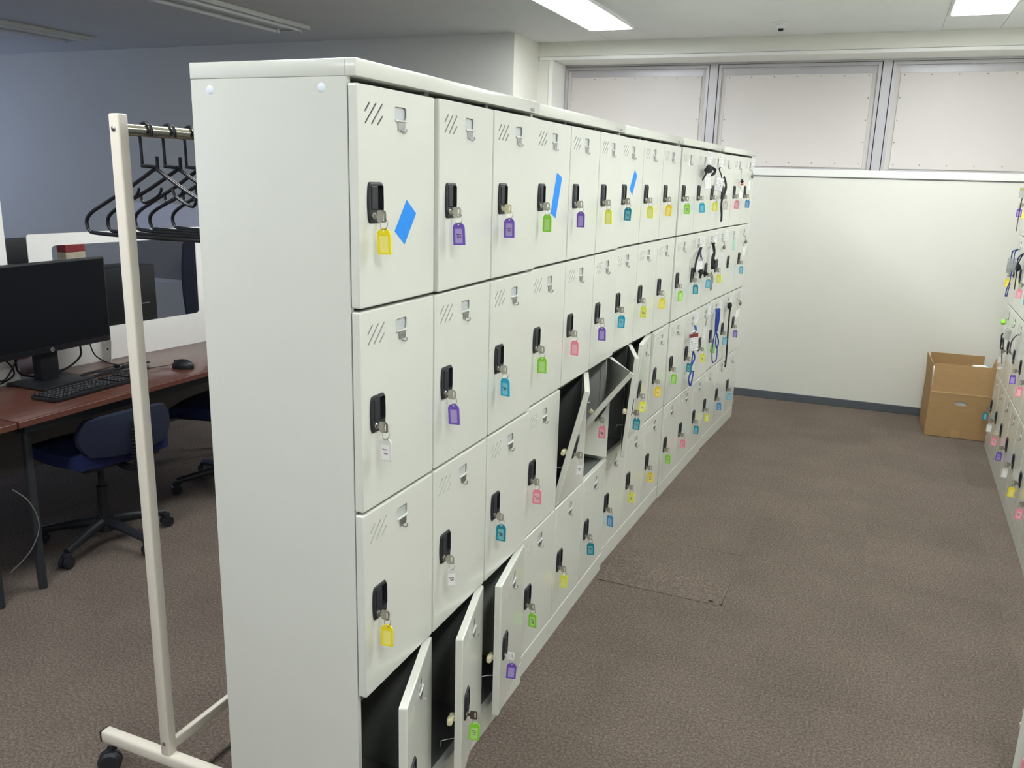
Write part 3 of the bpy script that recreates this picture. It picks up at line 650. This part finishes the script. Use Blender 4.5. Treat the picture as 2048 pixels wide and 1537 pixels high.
lanyard(LU[3], 'lanyard', 'black and purple lanyard with white badge, second row, eleventh left column', 'lanyard',
        straps=[([(.014, .46, 1.255), (.03, .363, 1.245), (.03, .31, 1.20), (.03, .295, 1.16), (.03, .298, 1.14)], .014, 'strapk', False), ([(.014, .46, 1.255), (.03, .38, 1.235), (.03, .421, 1.196), (.03, .44, 1.15), (.03, .43, 1.13)], .012, 'strapp', False),
                ([(.03, .44, 1.135), (.03, .50, 1.12), (.03, .558, 1.107), (.03, .52, 1.118)], .02, 'strapk', False), ([(.03, .43, 1.13), (.03, .424, 1.112), (.03, .422, 1.098)], .02, 'strapk', False)],
        cards=[((.028, .365, 1.207), .055, .062, 4, ('paper', 'clear'))], blobs=[((.03, .44, 1.131), (.014, .035, .016), 'strapk'), ((.03, .545, 1.109), (.012, .02, .010), 'strapk')], hookp=hk(1, 1))
lanyard(LU[3], 'lanyard', 'black looped strap with a grey end, second row, twelfth left column', 'lanyard',
        straps=[([(.014, .76, 1.255), (.03, .667, 1.265), (.03, .717, 1.213), (.03, .68, 1.184), (.03, .675, 1.15), (.03, .70, 1.126), (.03, .735, 1.15), (.03, .70, 1.18)], .020, 'strapk', False), ([(.02, .72, 1.10), (.025, .745, 1.061), (.025, .719, 1.034), (.025, .735, 1.002)], .02, 'strapg', False)], hookp=hk(2, 1))
for ui, c, r, lab in ((4, 0, 1, 'small dark charm on the second-row hook, thirteenth left column'), (4, 2, 1, 'small dark charm chain on the second-row hook, farthest left column')):
    lanyard(LU[ui], 'charm', lab, 'charm', straps=[([(.014, .3*c+.16, DTOP[r]-.076), (.016, .3*c+.158, DTOP[r]-.10), (.016, .3*c+.16, DTOP[r]-.125)], .005, 'strapg', False)], blobs=[((.016, .3*c+.160, DTOP[r]-.11), (.008, .02, .012), 'strapg')], hookp=hk(c, r))
lanyard(LU[3], 'lanyard', 'red-topped white badge on a blue looped lanyard, third row', 'lanyard',
        straps=[([(.014, .46, .838), (.035, .395, .83), (.035, .36, .81)], .012, 'strapb', False), ([(.03, .395, .71), (.03, .448, .665), (.03, .40, .64), (.03, .387, .625), (.03, .39, .60), (.03, .44, .585), (.03, .40, .519), (.03, .347, .565), (.03, .39, .60)], .010, 'strapb', False), ([(.03, .395, .71), (.03, .387, .66), (.03, .387, .625)], .010, 'strapb', False)],
        cards=[((.04, .335, .818), .064, .096, 5, ('prn', 'red'))], blobs=[((.036, .35, .822), (.008, .02, .012), 'steel')], hookp=hk(1, 2))
lanyard(LU[3], 'chain', 'grey chain on the third-row hook, twelfth left column', 'chain', straps=[([(.014, .76, .84), (.014, .735, .83), (.014, .725, .80)], .006, 'strapg', False)], hookp=hk(2, 2))
lanyard(LU[4], 'lanyard', 'thick royal blue lanyard with a hanging loop, third row', 'lanyard',
        straps=[([(.014, .16, .838), (.03, .07, .862), (.03, .064, .80), (.03, .082, .726)], .030, 'strapb', False), ([(.034, .09, .85), (.034, .10, .80), (.03, .085, .74)], .022, 'strapb', False),
                ([(.03, .082, .726), (.03, .038, .702), (.03, .021, .627), (.03, .045, .555), (.03, .104, .538), (.03, .150, .552), (.03, .150, .60), (.03, .135, .626)], .008, 'strapb', False), ([(.03, .082, .726), (.03, .16, .66), (.03, .16, .635), (.03, .125, .625), (.03, .09, .66), (.03, .085, .70)], .010, 'strapb', False)], hookp=hk(0, 2))
lanyard(LU[4], 'lanyard', 'long thin black lanyard hanging past the third row', 'lanyard',
        straps=[([(.014, .46, .838), (.03, .40, .82), (.03, .40, .79), (.03, .404, .655), (.03, .419, .514), (.03, .41, .45)], .017, 'strapk', False), ([(.03, .412, .49), (.03, .375, .495), (.03, .37, .487)], .008, 'strapk', False)], blobs=[((.03, .385, .845), (.012, .03, .022), 'strapk')], hookp=hk(1, 2))
lanyard(LU[4], 'charm', 'small dark charm on the third-row hook, farthest left column', 'charm', straps=[([(.014, .76, .838), (.016, .765, .82), (.016, .77, .80)], .005, 'strapg', False)], blobs=[((.016, .77, .815), (.008, .018, .012), 'strapg')], hookp=hk(2, 2))
GR = 'lanyards and badges on the right lockers'
lanyard(RU[0], 'lanyard', 'blue lanyard with white badge on the second row of the right lockers', 'lanyard',
        straps=[([(.014, .16, 1.255), (.03, .10, 1.24), (.03, .07, 1.20), (.03, .06, 1.16)], .016, 'strapb', False), ([(.014, .16, 1.255), (.03, .20, 1.24), (.03, .22, 1.18)], .016, 'strapb', False), ([(.03, .20, 1.13), (.03, .19, 1.07), (.035, .16, 1.02), (.035, .14, .985), (.035, .20, .985), (.03, .22, 1.06)], .014, 'strapb', False)],
        cards=[((.035, .20, 1.205), .09, .085, 0, ('prn', 'clear'))], hookp=hk(0, 1), group=GR)
lanyard(RU[0], 'lanyard', 'black lanyard beside the blue one on the right lockers', 'lanyard',
        straps=[([(.014, .46, 1.255), (.03, .44, 1.20), (.03, .43, 1.14), (.03, .45, 1.05)], .02, 'strapk', False), ([(.014, .46, 1.255), (.03, .40, 1.22), (.03, .40, 1.16)], .02, 'strapb', False)], blobs=[((.03, .44, 1.17), (.015, .03, .025), 'strapk')], hookp=hk(1, 1), group=GR)
lanyard(RU[0], 'strap', 'brown striped strap on the top row of the right lockers', 'strap', straps=[([(.014, .16, 1.672), (.03, .12, 1.55), (.03, .09, 1.47), (.03, .085, 1.40), (.03, .10, 1.36)], .016, 'strapn', False)], cards=[((.03, .17, 1.61), .09, .06, 0, ('paper', 'tag_yellow'))], hookp=hk(0, 0), group=GR)
lanyard(RU[0], 'lanyard', 'black looped strap with white papers on the third row of the right lockers', 'lanyard',
        straps=[([(.02, .44, .80), (.04, .36, .78), (.04, .33, .74), (.04, .38, .70), (.04, .47, .71), (.04, .46, .75), (.04, .38, .75), (.04, .35, .71)], .014, 'strapk', False), ([(.04, .44, .71), (.035, .45, .66), (.03, .46, .62)], .014, 'strapk', False)], cards=[((.02, .44, .82), .07, .06, 20, ('paper', 'paper'))], hookp=hk(1, 2), group=GR)
lanyard(RU[0], 'charm', 'bright green charm on the third-row hook of the right lockers', 'charm', blobs=[((.025, .16, .82), (.014, .03, .018), 'tag_green')], straps=[([(.014, .16, .84), (.02, .16, .83), (.02, .16, .82)], .005, 'tag_green', False)], hookp=hk(0, 2), group=GR)
lanyard(RU[0], 'strap', 'dark brown strap under the black loop on the right lockers', 'strap', straps=[([(.014, .76, .84), (.03, .72, .80), (.03, .70, .74), (.03, .76, .73)], .02, 'strapn', False)], hookp=hk(2, 2), group=GR)

# ================================================================ CARDBOARD BOX
bx = empty('cardboard_box', (1.327, 4.672, 0.003), R(2)); BW, BD, BH, TH = .376, .43, .295, .005
holeb = rrect(.155, .222, .218, .247, .012, 3); fr = [(0, 0), (BW, 0), (BW, BH), (0, BH)]
mb = MB(); v, f = plate2d(fr, [holeb])
for y in (0, TH): mb.add([(p[0], y, p[1]) for p in v], f)
for l in (fr, holeb):
    n = len(l); mb.add([(p[0], 0, p[1]) for p in l]+[(p[0], TH, p[1]) for p in l], [(i, (i+1) % n, n+(i+1) % n, n+i) for i in range(n)])
mb.build('front_panel', 'board_brown', bx, 0)
MB().box(0, TH, TH, BD, 0, BH).build('side_panel', 'board_brown', bx, 0); MB().box(BW-TH, BW, TH, BD, 0, BH).build('side_panel', 'board_brown', bx, 0)
MB().box(TH, BW-TH, BD-TH, BD, 0, BH).build('back_panel', 'board_brown', bx, 0); MB().box(TH, BW-TH, TH, BD-TH, 0, TH).build('bottom_panel', 'board_brown', bx, 0)
def flap(x0, x1, y0, y1, ln, rx, ry, loc):
    o = MB().box(x0, x1, y0, y1, 0, ln).build('flap', 'board_brown', bx, 0); o.location = loc; o.rotation_euler = (R(rx), R(ry), 0); return o
flap(.006, BW-.006, 0, TH, .186, -5, 0, (0, .002, BH+.003))
flap(.012, BW-.03, -TH, 0, .19, 4, 0, (0, BD-.002, BH+.002))
flap(0, TH, .012, BD-.012, .185, 0, -3, (.001, 0, BH+.002))
flap(-TH, 0, .012, BD-.012, .185, 0, 14, (BW-.001, 0, BH+.002))
MB().box(.002, BW-.002, -.0015, TH, BH-.001, BH+.004).build('crease', 'board_cut', bx, 0)
MB().box(.155, .205, -.0006, 0, .0, .052).build('tape_patch', 'tapeb', bx, 0)
tag(bx, 'open brown cardboard box on the floor by the far wall', 'cardboard box')
for i, (x, y, z, sx, sy, sz, rz, m, lab) in enumerate(((.19, .12, .012, .30, .20, .28, 0, 'whitep', 'white packet inside the cardboard box, seen through its hand hole'), (.31, .30, .012, .09, .06, .43, 20, 'paper', 'tall rolled white sheet sticking out at the right of the cardboard box'), (.045, .27, .012, .05, .10, .40, -8, 'paper', 'white sheet sticking out at the left of the cardboard box'))):
    o = MB().bbox(-sx/2, sx/2, -sy/2, sy/2, 0, sz, .012, 2).build('paper_packet', m)
    p_ = Matrix.Translation(bx.location) @ Matrix.Rotation(R(2), 4, 'Z') @ Vector((x, y, z)); o.location = p_; o.rotation_euler = (0, 0, R(2+rz)); tag(o, lab, 'packet', 'papers in the cardboard box')

# ================================================================ CLOTHES RACK AND HANGERS
rk = empty('clothes_rack', (-.64, .06, 0))
def rel(x, y, z): return (x+.64, y-.06, z)
def rbox(name, m, x0, x1, y0, y1, z0, z1, b=.004, parent=rk):
    a = rel(x0, y0, z0); c = rel(x1, y1, z1); return MB().bbox(a[0], c[0], a[1], c[1], a[2], c[2], b, 3).build(name, m, parent)
for y in (.045, 1.06):
    bar = rbox('base_bar', 'rackw', -.868, -.412, y-.006, y+.026, .082, .117, .008)
    for x in (-.8685, -.4115): rbox('end_cap', 'black', x-.003, x+.003, y-.005, y+.025, .083, .116, .002, bar)
    po = rbox('post', 'rackw', -.655, -.625, y-.004, y+.024, .112, 1.700, .005)
    for z in (1.668, .150): MB().lathe([(.0055, 0), (.0055, .002), (.003, .0035)], 12, Matrix.Translation(rel(-.640, y-.004, z)) @ Matrix.Rotation(R(90), 4, 'X')).build('screw', 'steel', po)
    for x in (-.848, -.432):
        c = MB(); cx_, cy_, _ = rel(x, y+.01, 0)
        prof = [(.004, -.017), (.024, -.017), (.0305, -.011), (.0305, -.003), (.027, -.001), (.027, .001), (.0305, .003), (.0305, .011), (.024, .017), (.004, .017)]
        wh = MB().lathe(prof, 28, Matrix.Translation((cx_+.004, cy_-.012, .0308)) @ Matrix.Rotation(R(38), 4, 'Z') @ Matrix.Rotation(R(90), 4, 'X')).build('caster', 'black', rk)
        MB().bbox(cx_-.010, cx_+.012, cy_-.012, cy_+.010, .050, .068, .006, 2).build('caster_hood', 'black', wh)
        MB().cyl((cx_, cy_, .06), (cx_, cy_, .084), .006, 10).build('caster_stem', 'steel', wh)
MB().cyl(rel(-.640, .066, 1.668), rel(-.640, 1.058, 1.668), .0135, 20).build('hanging_rail', 'pipe', rk)
rbox('cross_bar', 'rackw', -.648, -.632, .068, 1.057, .118, .148, .004)
tag(rk, 'ivory clothes rack on casters behind the near locker', 'clothes rack')
def hanger_mesh():
    mb = MB()
    hookp = [(0.012*math.cos(R(a))-.0, 0, .0155*math.sin(R(a))) for a in (200, 160, 120, 80, 40, 0)]
    hookp = [(-.0165, 0, -.012)]+[(.0185*math.cos(R(a)), 0, .0185*math.sin(R(a))) for a in (180, 145, 110, 75, 40, 5, -30)]
    mb.tube(smooth_path([(.0175, 0, -.008), (.0185, 0, .003), (.014, 0, .0145), (0, 0, .0195), (-.014, 0, .0145), (-.0185, 0, 0), (-.0175, 0, -.03), (-.017, 0, -.075)], 4), .0038, 8)
    mb.tube([(-.019, 0, -.073), (.030, 0, -.076)], .0040, 8)
    mb.tube([(.028, 0, -.052), (.028, 0, -.082)], .0040, 8)
    apex = (.022, 0, -.078)
    mb.tube(smooth_path([apex, (-.06, 0, -.122), (-.14, 0, -.160), (-.188, 0, -.184), (-.207, 0, -.204), (-.200, 0, -.226), (-.17, 0, -.232), (0, 0, -.234), (.17, 0, -.232), (.235, 0, -.226), (.243, 0, -.204), (.225, 0, -.184), (.18, 0, -.160), (.10, 0, -.122), (.024, 0, -.079)], 4), .0046, 8)
    for s, c in ((-1, .018), (1, .018)):
        mb.tube(smooth_path([(c+s*.115, 0, -.138), (c+s*.112, 0, -.154), (c+s*.098, 0, -.158), (c+s*.06, 0, -.140), (c+s*.05, 0, -.122)], 4), .0034, 7)
    return mb.mesh('clothes_hanger', 'hanger', 60)
HM = hanger_mesh()
for i, (y, a, lab) in enumerate(((.128, 0, 'black plastic clothes hanger nearest the rack post'), (.196, 2, 'second black plastic clothes hanger from the rack post'), (.262, -3, 'third black plastic clothes hanger from the rack post'), (.335, 4, 'fourth black plastic clothes hanger from the rack post'), (.384, -4, 'fifth black plastic clothes hanger, half hidden by the locker'))):
    o = obj('clothes_hanger', HM, None, (-.640, y, 1.6655), (0, 0, R(a))); tag(o, lab, 'hanger', 'black hangers on the clothes rack')

# ================================================================ DESKS AND WHAT STANDS ON THEM
def desk(x0, x1, y0, y1, label):
    t = empty('desk', ((x0+x1)/2, (y0+y1)/2, 0)); hx, hy = (x1-x0)/2, (y1-y0)/2
    tp = MB().bbox(-hx, hx, -hy+.001, hy-.001, .674, .700, .003, 2).build('desk_top', 'wood', t)
    MB().bbox(hx-.0005, hx+.0025, -hy+.002, hy-.002, .676, .698, .001, 1).build('edge_band', 'desk_edge', tp)
    MB().bbox(-hx+.05, hx-.05, -hy+.06, hy-.06, .63, .674, .003, 1).build('under_frame', 'legm', t)
    for sx in (-1, 1):
        for sy in (-1, 1): MB().cyl((sx*(hx-.085), sy*(hy-.085), 0.001), (sx*(hx-.085), sy*(hy-.085), .674), .0165, 16, .0165).build('leg', 'legm', t)
    MB().bbox(-hx+.03, -hx+.045, -hy+.1, hy-.1, .30, .64, .002, 1).build('modesty_panel', 'modesty', t)
    return tag(t, label, 'desk', 'dark wood desks left of the lockers')
desk(-2.42, -1.822, .595, 2.395, 'dark red-brown wooden desk with the monitor and mouse')
desk(-2.42, -1.822, -1.21, .590, 'dark red-brown wooden desk at the left edge, nearer the viewer')
desk(-3.03, -2.43, .595, 2.395, 'dark wooden desk behind the white partition')
def monitor(loc, rz, w_, h, zc, label, logo=False):
    t = empty('monitor', loc, rz)     # screen faces +x
    sh = MB().bbox(-.028, 0, -w_/2, w_/2, zc-h/2, zc+h/2, .005, 2).build('monitor_shell', 'bezel', t)
    MB().box(0, .0008, -w_/2+.008, w_/2-.008, zc-h/2+.026, zc+h/2-.008).build('screen', 'screen', sh, 0)
    MB().box(0, .0016, -w_/2+.004, w_/2-.004, zc-h/2+.022, zc-h/2+.0245).build('bezel_line', 'key', sh, 0)
    if logo:
        MB().lathe([(.0095, 0), (.0095, .0010), (.001, .0010)], 20, Matrix.Translation((.0005, 0, zc-h/2+.0115)) @ Matrix.Rotation(R(90), 4, 'Y')).build('logo_disc', 'silver', sh)
        obj('lettering', text_mesh('hp', .012, 'lettering'), sh, (.0018, 0, zc-h/2+.0118), (R(90), 0, R(90)))
    MB().bbox(-.075, -.02, -.042, .042, .010, zc, .006, 2).build('stand_post', 'bezel', t)
    MB().bbox(-.13, .085, -.128, .128, 0, .012, .005, 2).build('stand_base', 'bezel', t)
    return tag(t, label, 'monitor')
monitor((-2.197, 1.052, .7003), R(2), .612, .372, .317, 'black monitor with a silver round logo on the dark desk', True)
monitor((-2.86, 1.22, .7003), R(180), .54, .34, .375, 'black monitor seen from behind, left of the white partition')
# keyboard
kb = empty('keyboard', (-1.995, 1.05, .7003), R(2))
MB().bbox(-.066, .066, -.225, .225, 0, .016, .005, 2).build('keyboard_body', 'bezel', kb)
kc = fix(MB().bbox(-.0076, .0076, -.0076, .0076, .016, .0215, .002, 1).mesh('key_cap', 'key'))
for i in range(6):
    for j in range(23):
        if i == 0 and 5 < j < 12 or j in (15, 19): continue
        obj('key_cap', kc, kb, (.052-.0195*i if i < 5 else -.05, -.212+.0193*j, 0))
MB().box(-.004, .004, -.075, .037, .0165, .0212).build('space_bar', 'key', kb, 0).location = (.052, 0, 0)
tag(kb, 'black full-size keyboard in front of the monitor', 'keyboard')
ms = empty('mouse', (-1.952, 1.515, .7003), R(8))
bm = bmesh.new(); bmesh.ops.create_uvsphere(bm, u_segments=24, v_segments=14, radius=1)
for v in bm.verts:
    v.co = Vector((v.co.x*.055, v.co.y*.031*(1-.12*v.co.x), max(v.co.z, -.25)*.034+.0085))
    if v.co.z < .0005: v.co.z = .0005
MB().bm(bm).build('mouse_body', 'bezel', ms, 60)
MB().bbox(-.046, -.026, -.003, .003, .028, .036, .002, 2).build('scroll_wheel', 'key', ms)
tag(ms, 'black computer mouse on the dark desk', 'mouse')
def cable(name, pts, r, m, label, group='cables on the desk'):
    p0 = Vector(pts[0]); o = MB().tube(smooth_path([Vector(q)-p0 for q in pts], 6), r, 7).build(name, m, None, 80); o.location = p0; return tag(o, label, 'cable', group)
cable('mouse_cable', [(-2.005, 1.515, .712), (-2.06, 1.46, .703), (-2.10, 1.36, .7025), (-2.14, 1.30, .7025), (-2.12, 1.38, .7025), (-2.09, 1.44, .7025), (-2.06, 1.40, .7025), (-2.14, 1.28, .7025)], .0017, 'cable', 'thin black mouse cable lying on the desk')
bund = []
for i in range(14):
    bund.append((-2.16+.02*math.sin(i*1.7), 1.18+(.30 if i % 2 else 0)+.03*math.sin(i*2.3), .7035+.006*(i % 4)))
cable('cable_bundle', bund, .0022, 'cable', 'bundled black cable tied on the desk behind the keyboard')
MB_t = MB().bbox(-.012, .012, -.008, .008, 0, .03, .003, 1).build('cable_tie', 'cable'); MB_t.location = (-2.16, 1.335, .7003); tag(MB_t, 'black tie around the bundled cable', 'cable tie')
cable('monitor_cable', [(-2.24, 1.22, .83), (-2.27, 1.24, .77), (-2.29, 1.18, .725), (-2.30, 1.08, .712), (-2.31, .98, .74), (-2.29, .95, .82)], .0042, 'cable', 'black monitor cable curving below the screen')
cable('power_cable', [(-2.24, 1.27, .83), (-2.27, 1.32, .76), (-2.26, 1.38, .715), (-2.22, 1.42, .7035)], .003, 'cable', 'black power cable running down to the desk beside the partition')
cable('wall_cable', [(-2.27, .95, .82), (-2.30, .90, .73), (-2.31, .85, .76), (-2.30, .90, .82), (-2.32, .96, .74), (-2.32, .86, .705)], .0035, 'cable', 'black looped cables behind the monitor stand')
# partitions with film windows
def partition(loc, rz, y0, y1, z1, wy0, wy1, wz0, wz1, label, film=True, rc=.012):
    t = empty('desk_partition', loc, rz); o = rrect(y0, y1, 0, z1, rc, 4); h = rrect(wy0, wy1, wz0, wz1, .018, 4)
    mb = MB(); v, f = plate2d(o, [h])
    for x in (0, .004): mb.add([(x, p[0], p[1]) for p in v], f)
    for l in (o, h):
        n = len(l); mb.add([(0, *p) for p in l]+[(.004, *p) for p in l], [(i, (i+1) % n, n+(i+1) % n, n+i) for i in range(n)])
    mb.build('partition_frame', 'part', t, 0)
    if film:
        mb = MB(); n = 14; vs_ = []; fs = []
        for i in range(n+1):
            for j in range(n+1):
                a, b_ = i/n, j/n; d = .004*math.sin(7*a+5*b_)*math.sin(math.pi*a)*math.sin(math.pi*b_)+.003*math.sin(13*b_-6*a)*math.sin(math.pi*a)
                vs_.append((-.003+d*.8-.004, wy0-.01+(wy1-wy0+.02)*a, wz0-.01+(wz1-wz0+.02)*b_))
        for i in range(n):
            for j in range(n): fs.append((i*(n+1)+j, (i+1)*(n+1)+j, (i+1)*(n+1)+j+1, i*(n+1)+j+1))
        mb.add(vs_, fs).build('clear_film', 'film', t, 60)
    return t
pa = partition((-2.362, 1.60, .7003), R(-6), -.455, .50, .597, -.35, .42, .157, .545, '')
br = MB().prism([(.0045, 0), (.062, 0), (.075, .105), (.0045, .118)], 1, -.1525, -.1495); br.build('side_bracket', 'part', pa, 0)
MB().lathe([(.006, 0), (.006, .001), (.001, .001)], 12, Matrix.Translation((.045, -.1526, .06)) @ Matrix.Rotation(R(90), 4, 'X')).build('bracket_hole', 'blackd', pa)
tag(pa, 'white desk partition with a clear film window behind the monitor', 'desk partition', 'white desk partitions')
pb = partition((-2.36, .42, .7003), R(-3), -.45, .572, .86, -.36, .36, .157, .78, '', False)
tag(pb, 'white desk partition cut off by the left edge', 'desk partition', 'white desk partitions')
wbd = empty('white_board', (-3.77, 3.55, 0))
MB().bbox(-.62, 1.2, -.012, .012, .72, 1.325, .006, 2).build('board_panel', 'wboard', wbd)
MB().box(-.57, 1.15, -.014, -.012, .76, 1.13).build('board_inset', 'greytext', wbd, 0)
for x in (-.5, 1.05):
    MB().bbox(x-.015, x+.015, -.011, .011, .03, .722, .003, 1).build('leg', 'legm', wbd); MB().bbox(x-.02, x+.02, -.22, .22, 0.001, .03, .004, 1).build('foot', 'legm', wbd)
tag(wbd, 'pale grey standing board behind the hangers', 'board')
pc = empty('computer_case', (-2.80, 1.93, .7003))
MB().bbox(-.09, .09, -.19, .19, .004, .375, .006, 2).build('case_body', 'bezel', pc); MB().box(.0902, .0912, .06, .14, .17, .175).build('case_line', 'silver', pc, 0); MB().box(.0902, .0912, .12, .15, .0, .03).build('case_sticker', 'strapb', pc, 0)
tag(pc, 'black computer case behind the film window of the partition', 'computer case')
ct = empty('carton', (-2.70, 1.60, .7003))
MB().bbox(-.03, .03, -.055, .055, 0, .478, .002, 1).build('carton_body', 'creambox', ct); MB().bbox(-.0305, .0305, -.0555, .0555, .478, .520, .002, 1).build('carton_top', 'redbox', ct)
tag(ct, 'tall cream carton with a red top behind the partition window', 'carton')

# ---------------------------------------------------------------- office chairs
def chair(label, loc, rz, back_z=.635, seatm='blue'):
    t = empty('office_chair', loc, rz)     # faces -x, backrest on +x
    bm = bmesh.new(); bmesh.ops.create_cube(bm, size=1); bmesh.ops.subdivide_edges(bm, edges=bm.edges[:], cuts=5, use_grid_fill=True)
    for v in bm.verts:
        x, y, z = v.co*2; r = max(abs(x), abs(y)); rad = math.hypot(x, y) or 1; k = (r/rad)**.35
        v.co = Vector((x*k*.215, y*k*.225, .445+z*.034*(1-.25*r**4)-(.014 if z > 0 else 0)*(1-r)-.02*max(0, -x)**3))
    MB().bm(bm).build('seat', seatm, t, 60)
    MB().bbox(-.17, .17, -.17, .17, .392, .412, .008, 2).build('seat_shell', 'black', t)
    MB().lathe([(.024, .10), (.024, .26), (.014, .262), (.014, .392)], 16).build('gas_lift', 'black', t)
    hub = MB().lathe([(.040, .060), (.044, .075), (.038, .115), (.026, .12)], 18).build('base_hub', 'black', t)
    for k in range(5):
        a = R(72*k+4); c, s = math.cos(a), math.sin(a)
        MB().tube([(c*.03, s*.03, .098), (c*.12, s*.12, .090), (c*.255, s*.255, .068)], [.024, .020, .015], 10).build('base_leg', 'black', t)
        cs = MB().bbox(c*.258-.017, c*.258+.017, s*.258-.017, s*.258+.017, .040, .066, .008, 2).build('caster', 'black', t)
        for q in (-1, 1):
            ax = Vector((-s, c, 0)); p_ = Vector((c*.262, s*.262, .0255)); MB().cyl(p_+ax*.004*q, p_+ax*.02*q, .025, 18).build('wheel', 'black', cs)
    # backrest, gently curved
    bm = bmesh.new(); bmesh.ops.create_cube(bm, size=1); bmesh.ops.subdivide_edges(bm, edges=bm.edges[:], cuts=5, use_grid_fill=True); hz = .5*(back_z-.46)
    for v in bm.verts:
        x, y, z = v.co*2; r = max(abs(y), abs(z)); rad = math.hypot(y, z) or 1; k = (r/rad)**.5
        v.co = Vector((.238+x*.024*(1-.3*r**4)-.05*(y*k)**2, y*k*.205, .46+hz+z*k*hz))
    MB().bm(bm).build('backrest', 'navy', t, 60)
    MB().tube(smooth_path([(.10, 0, .395), (.20, 0, .385), (.262, 0, .42), (.272, 0, .52), (.266, 0, .60)], 5), .016, 10).build('back_bar', 'black', t)
    be = MB()
    for k in range(12): be.lathe([(.020, .40+.0145*k), (.026, .4045+.0145*k), (.020, .409+.0145*k)], 12, Matrix.Translation((.268, 0, 0)))
    be.build('bellows', 'black', t)
    return tag(t, label, 'office chair', 'blue office chairs at the desks')
chair('blue office chair pushed under the monitor desk', (-2.03, 1.09, 0), R(-8))
chair('blue office chair at the far end of the monitor desk, beside the locker edge', (-2.03, 1.86, 0), R(14))
chair('blue office chair at the left edge, under the nearer desk', (-2.05, .22, 0), R(-20))
chair('dark office chair on the far side of the film window', (-3.35, 3.36, 0), R(165), 1.12, 'navy')
cable('floor_cable', [(-1.93, .62, .42), (-1.90, .66, .36), (-1.89, .68, .26), (-1.90, .64, .17), (-1.94, .58, .10)], .0022, 'cableg', 'thin pale cable hanging in a curve under the desk edge', 'cables under the desk')
lb = MB().bbox(-.004, .004, -.028, .028, -.006, .006, .001, 1).build('cable_label', 'yellowtag'); lb.location = (-2.30, 1.00, .58); lb.rotation_euler = (R(52), 0, 0); tag(lb, 'yellow label on a cable under the desk', 'cable label')
cable('label_cable', [(-2.30, .955, .52), (-2.30, 1.0, .58), (-2.30, 1.05, .64)], .003, 'cable', 'short black cable with the yellow label under the desk', 'cables under the desk')
st = empty('power_strip', (-2.20, 1.98, .3)); st.location = (-2.22, 2.02, .003)
MB().bbox(-.03, .03, -.15, .15, 0, .035, .005, 2).build('strip_body', 'cableg', st)
for i in range(4): MB().bbox(-.014, .014, -.12+.07*i-.014, -.12+.07*i+.014, .035, .065, .004, 1).build('plug', 'cableg', st)
tag(st, 'grey power strip with plugs on the floor under the desk', 'power strip')
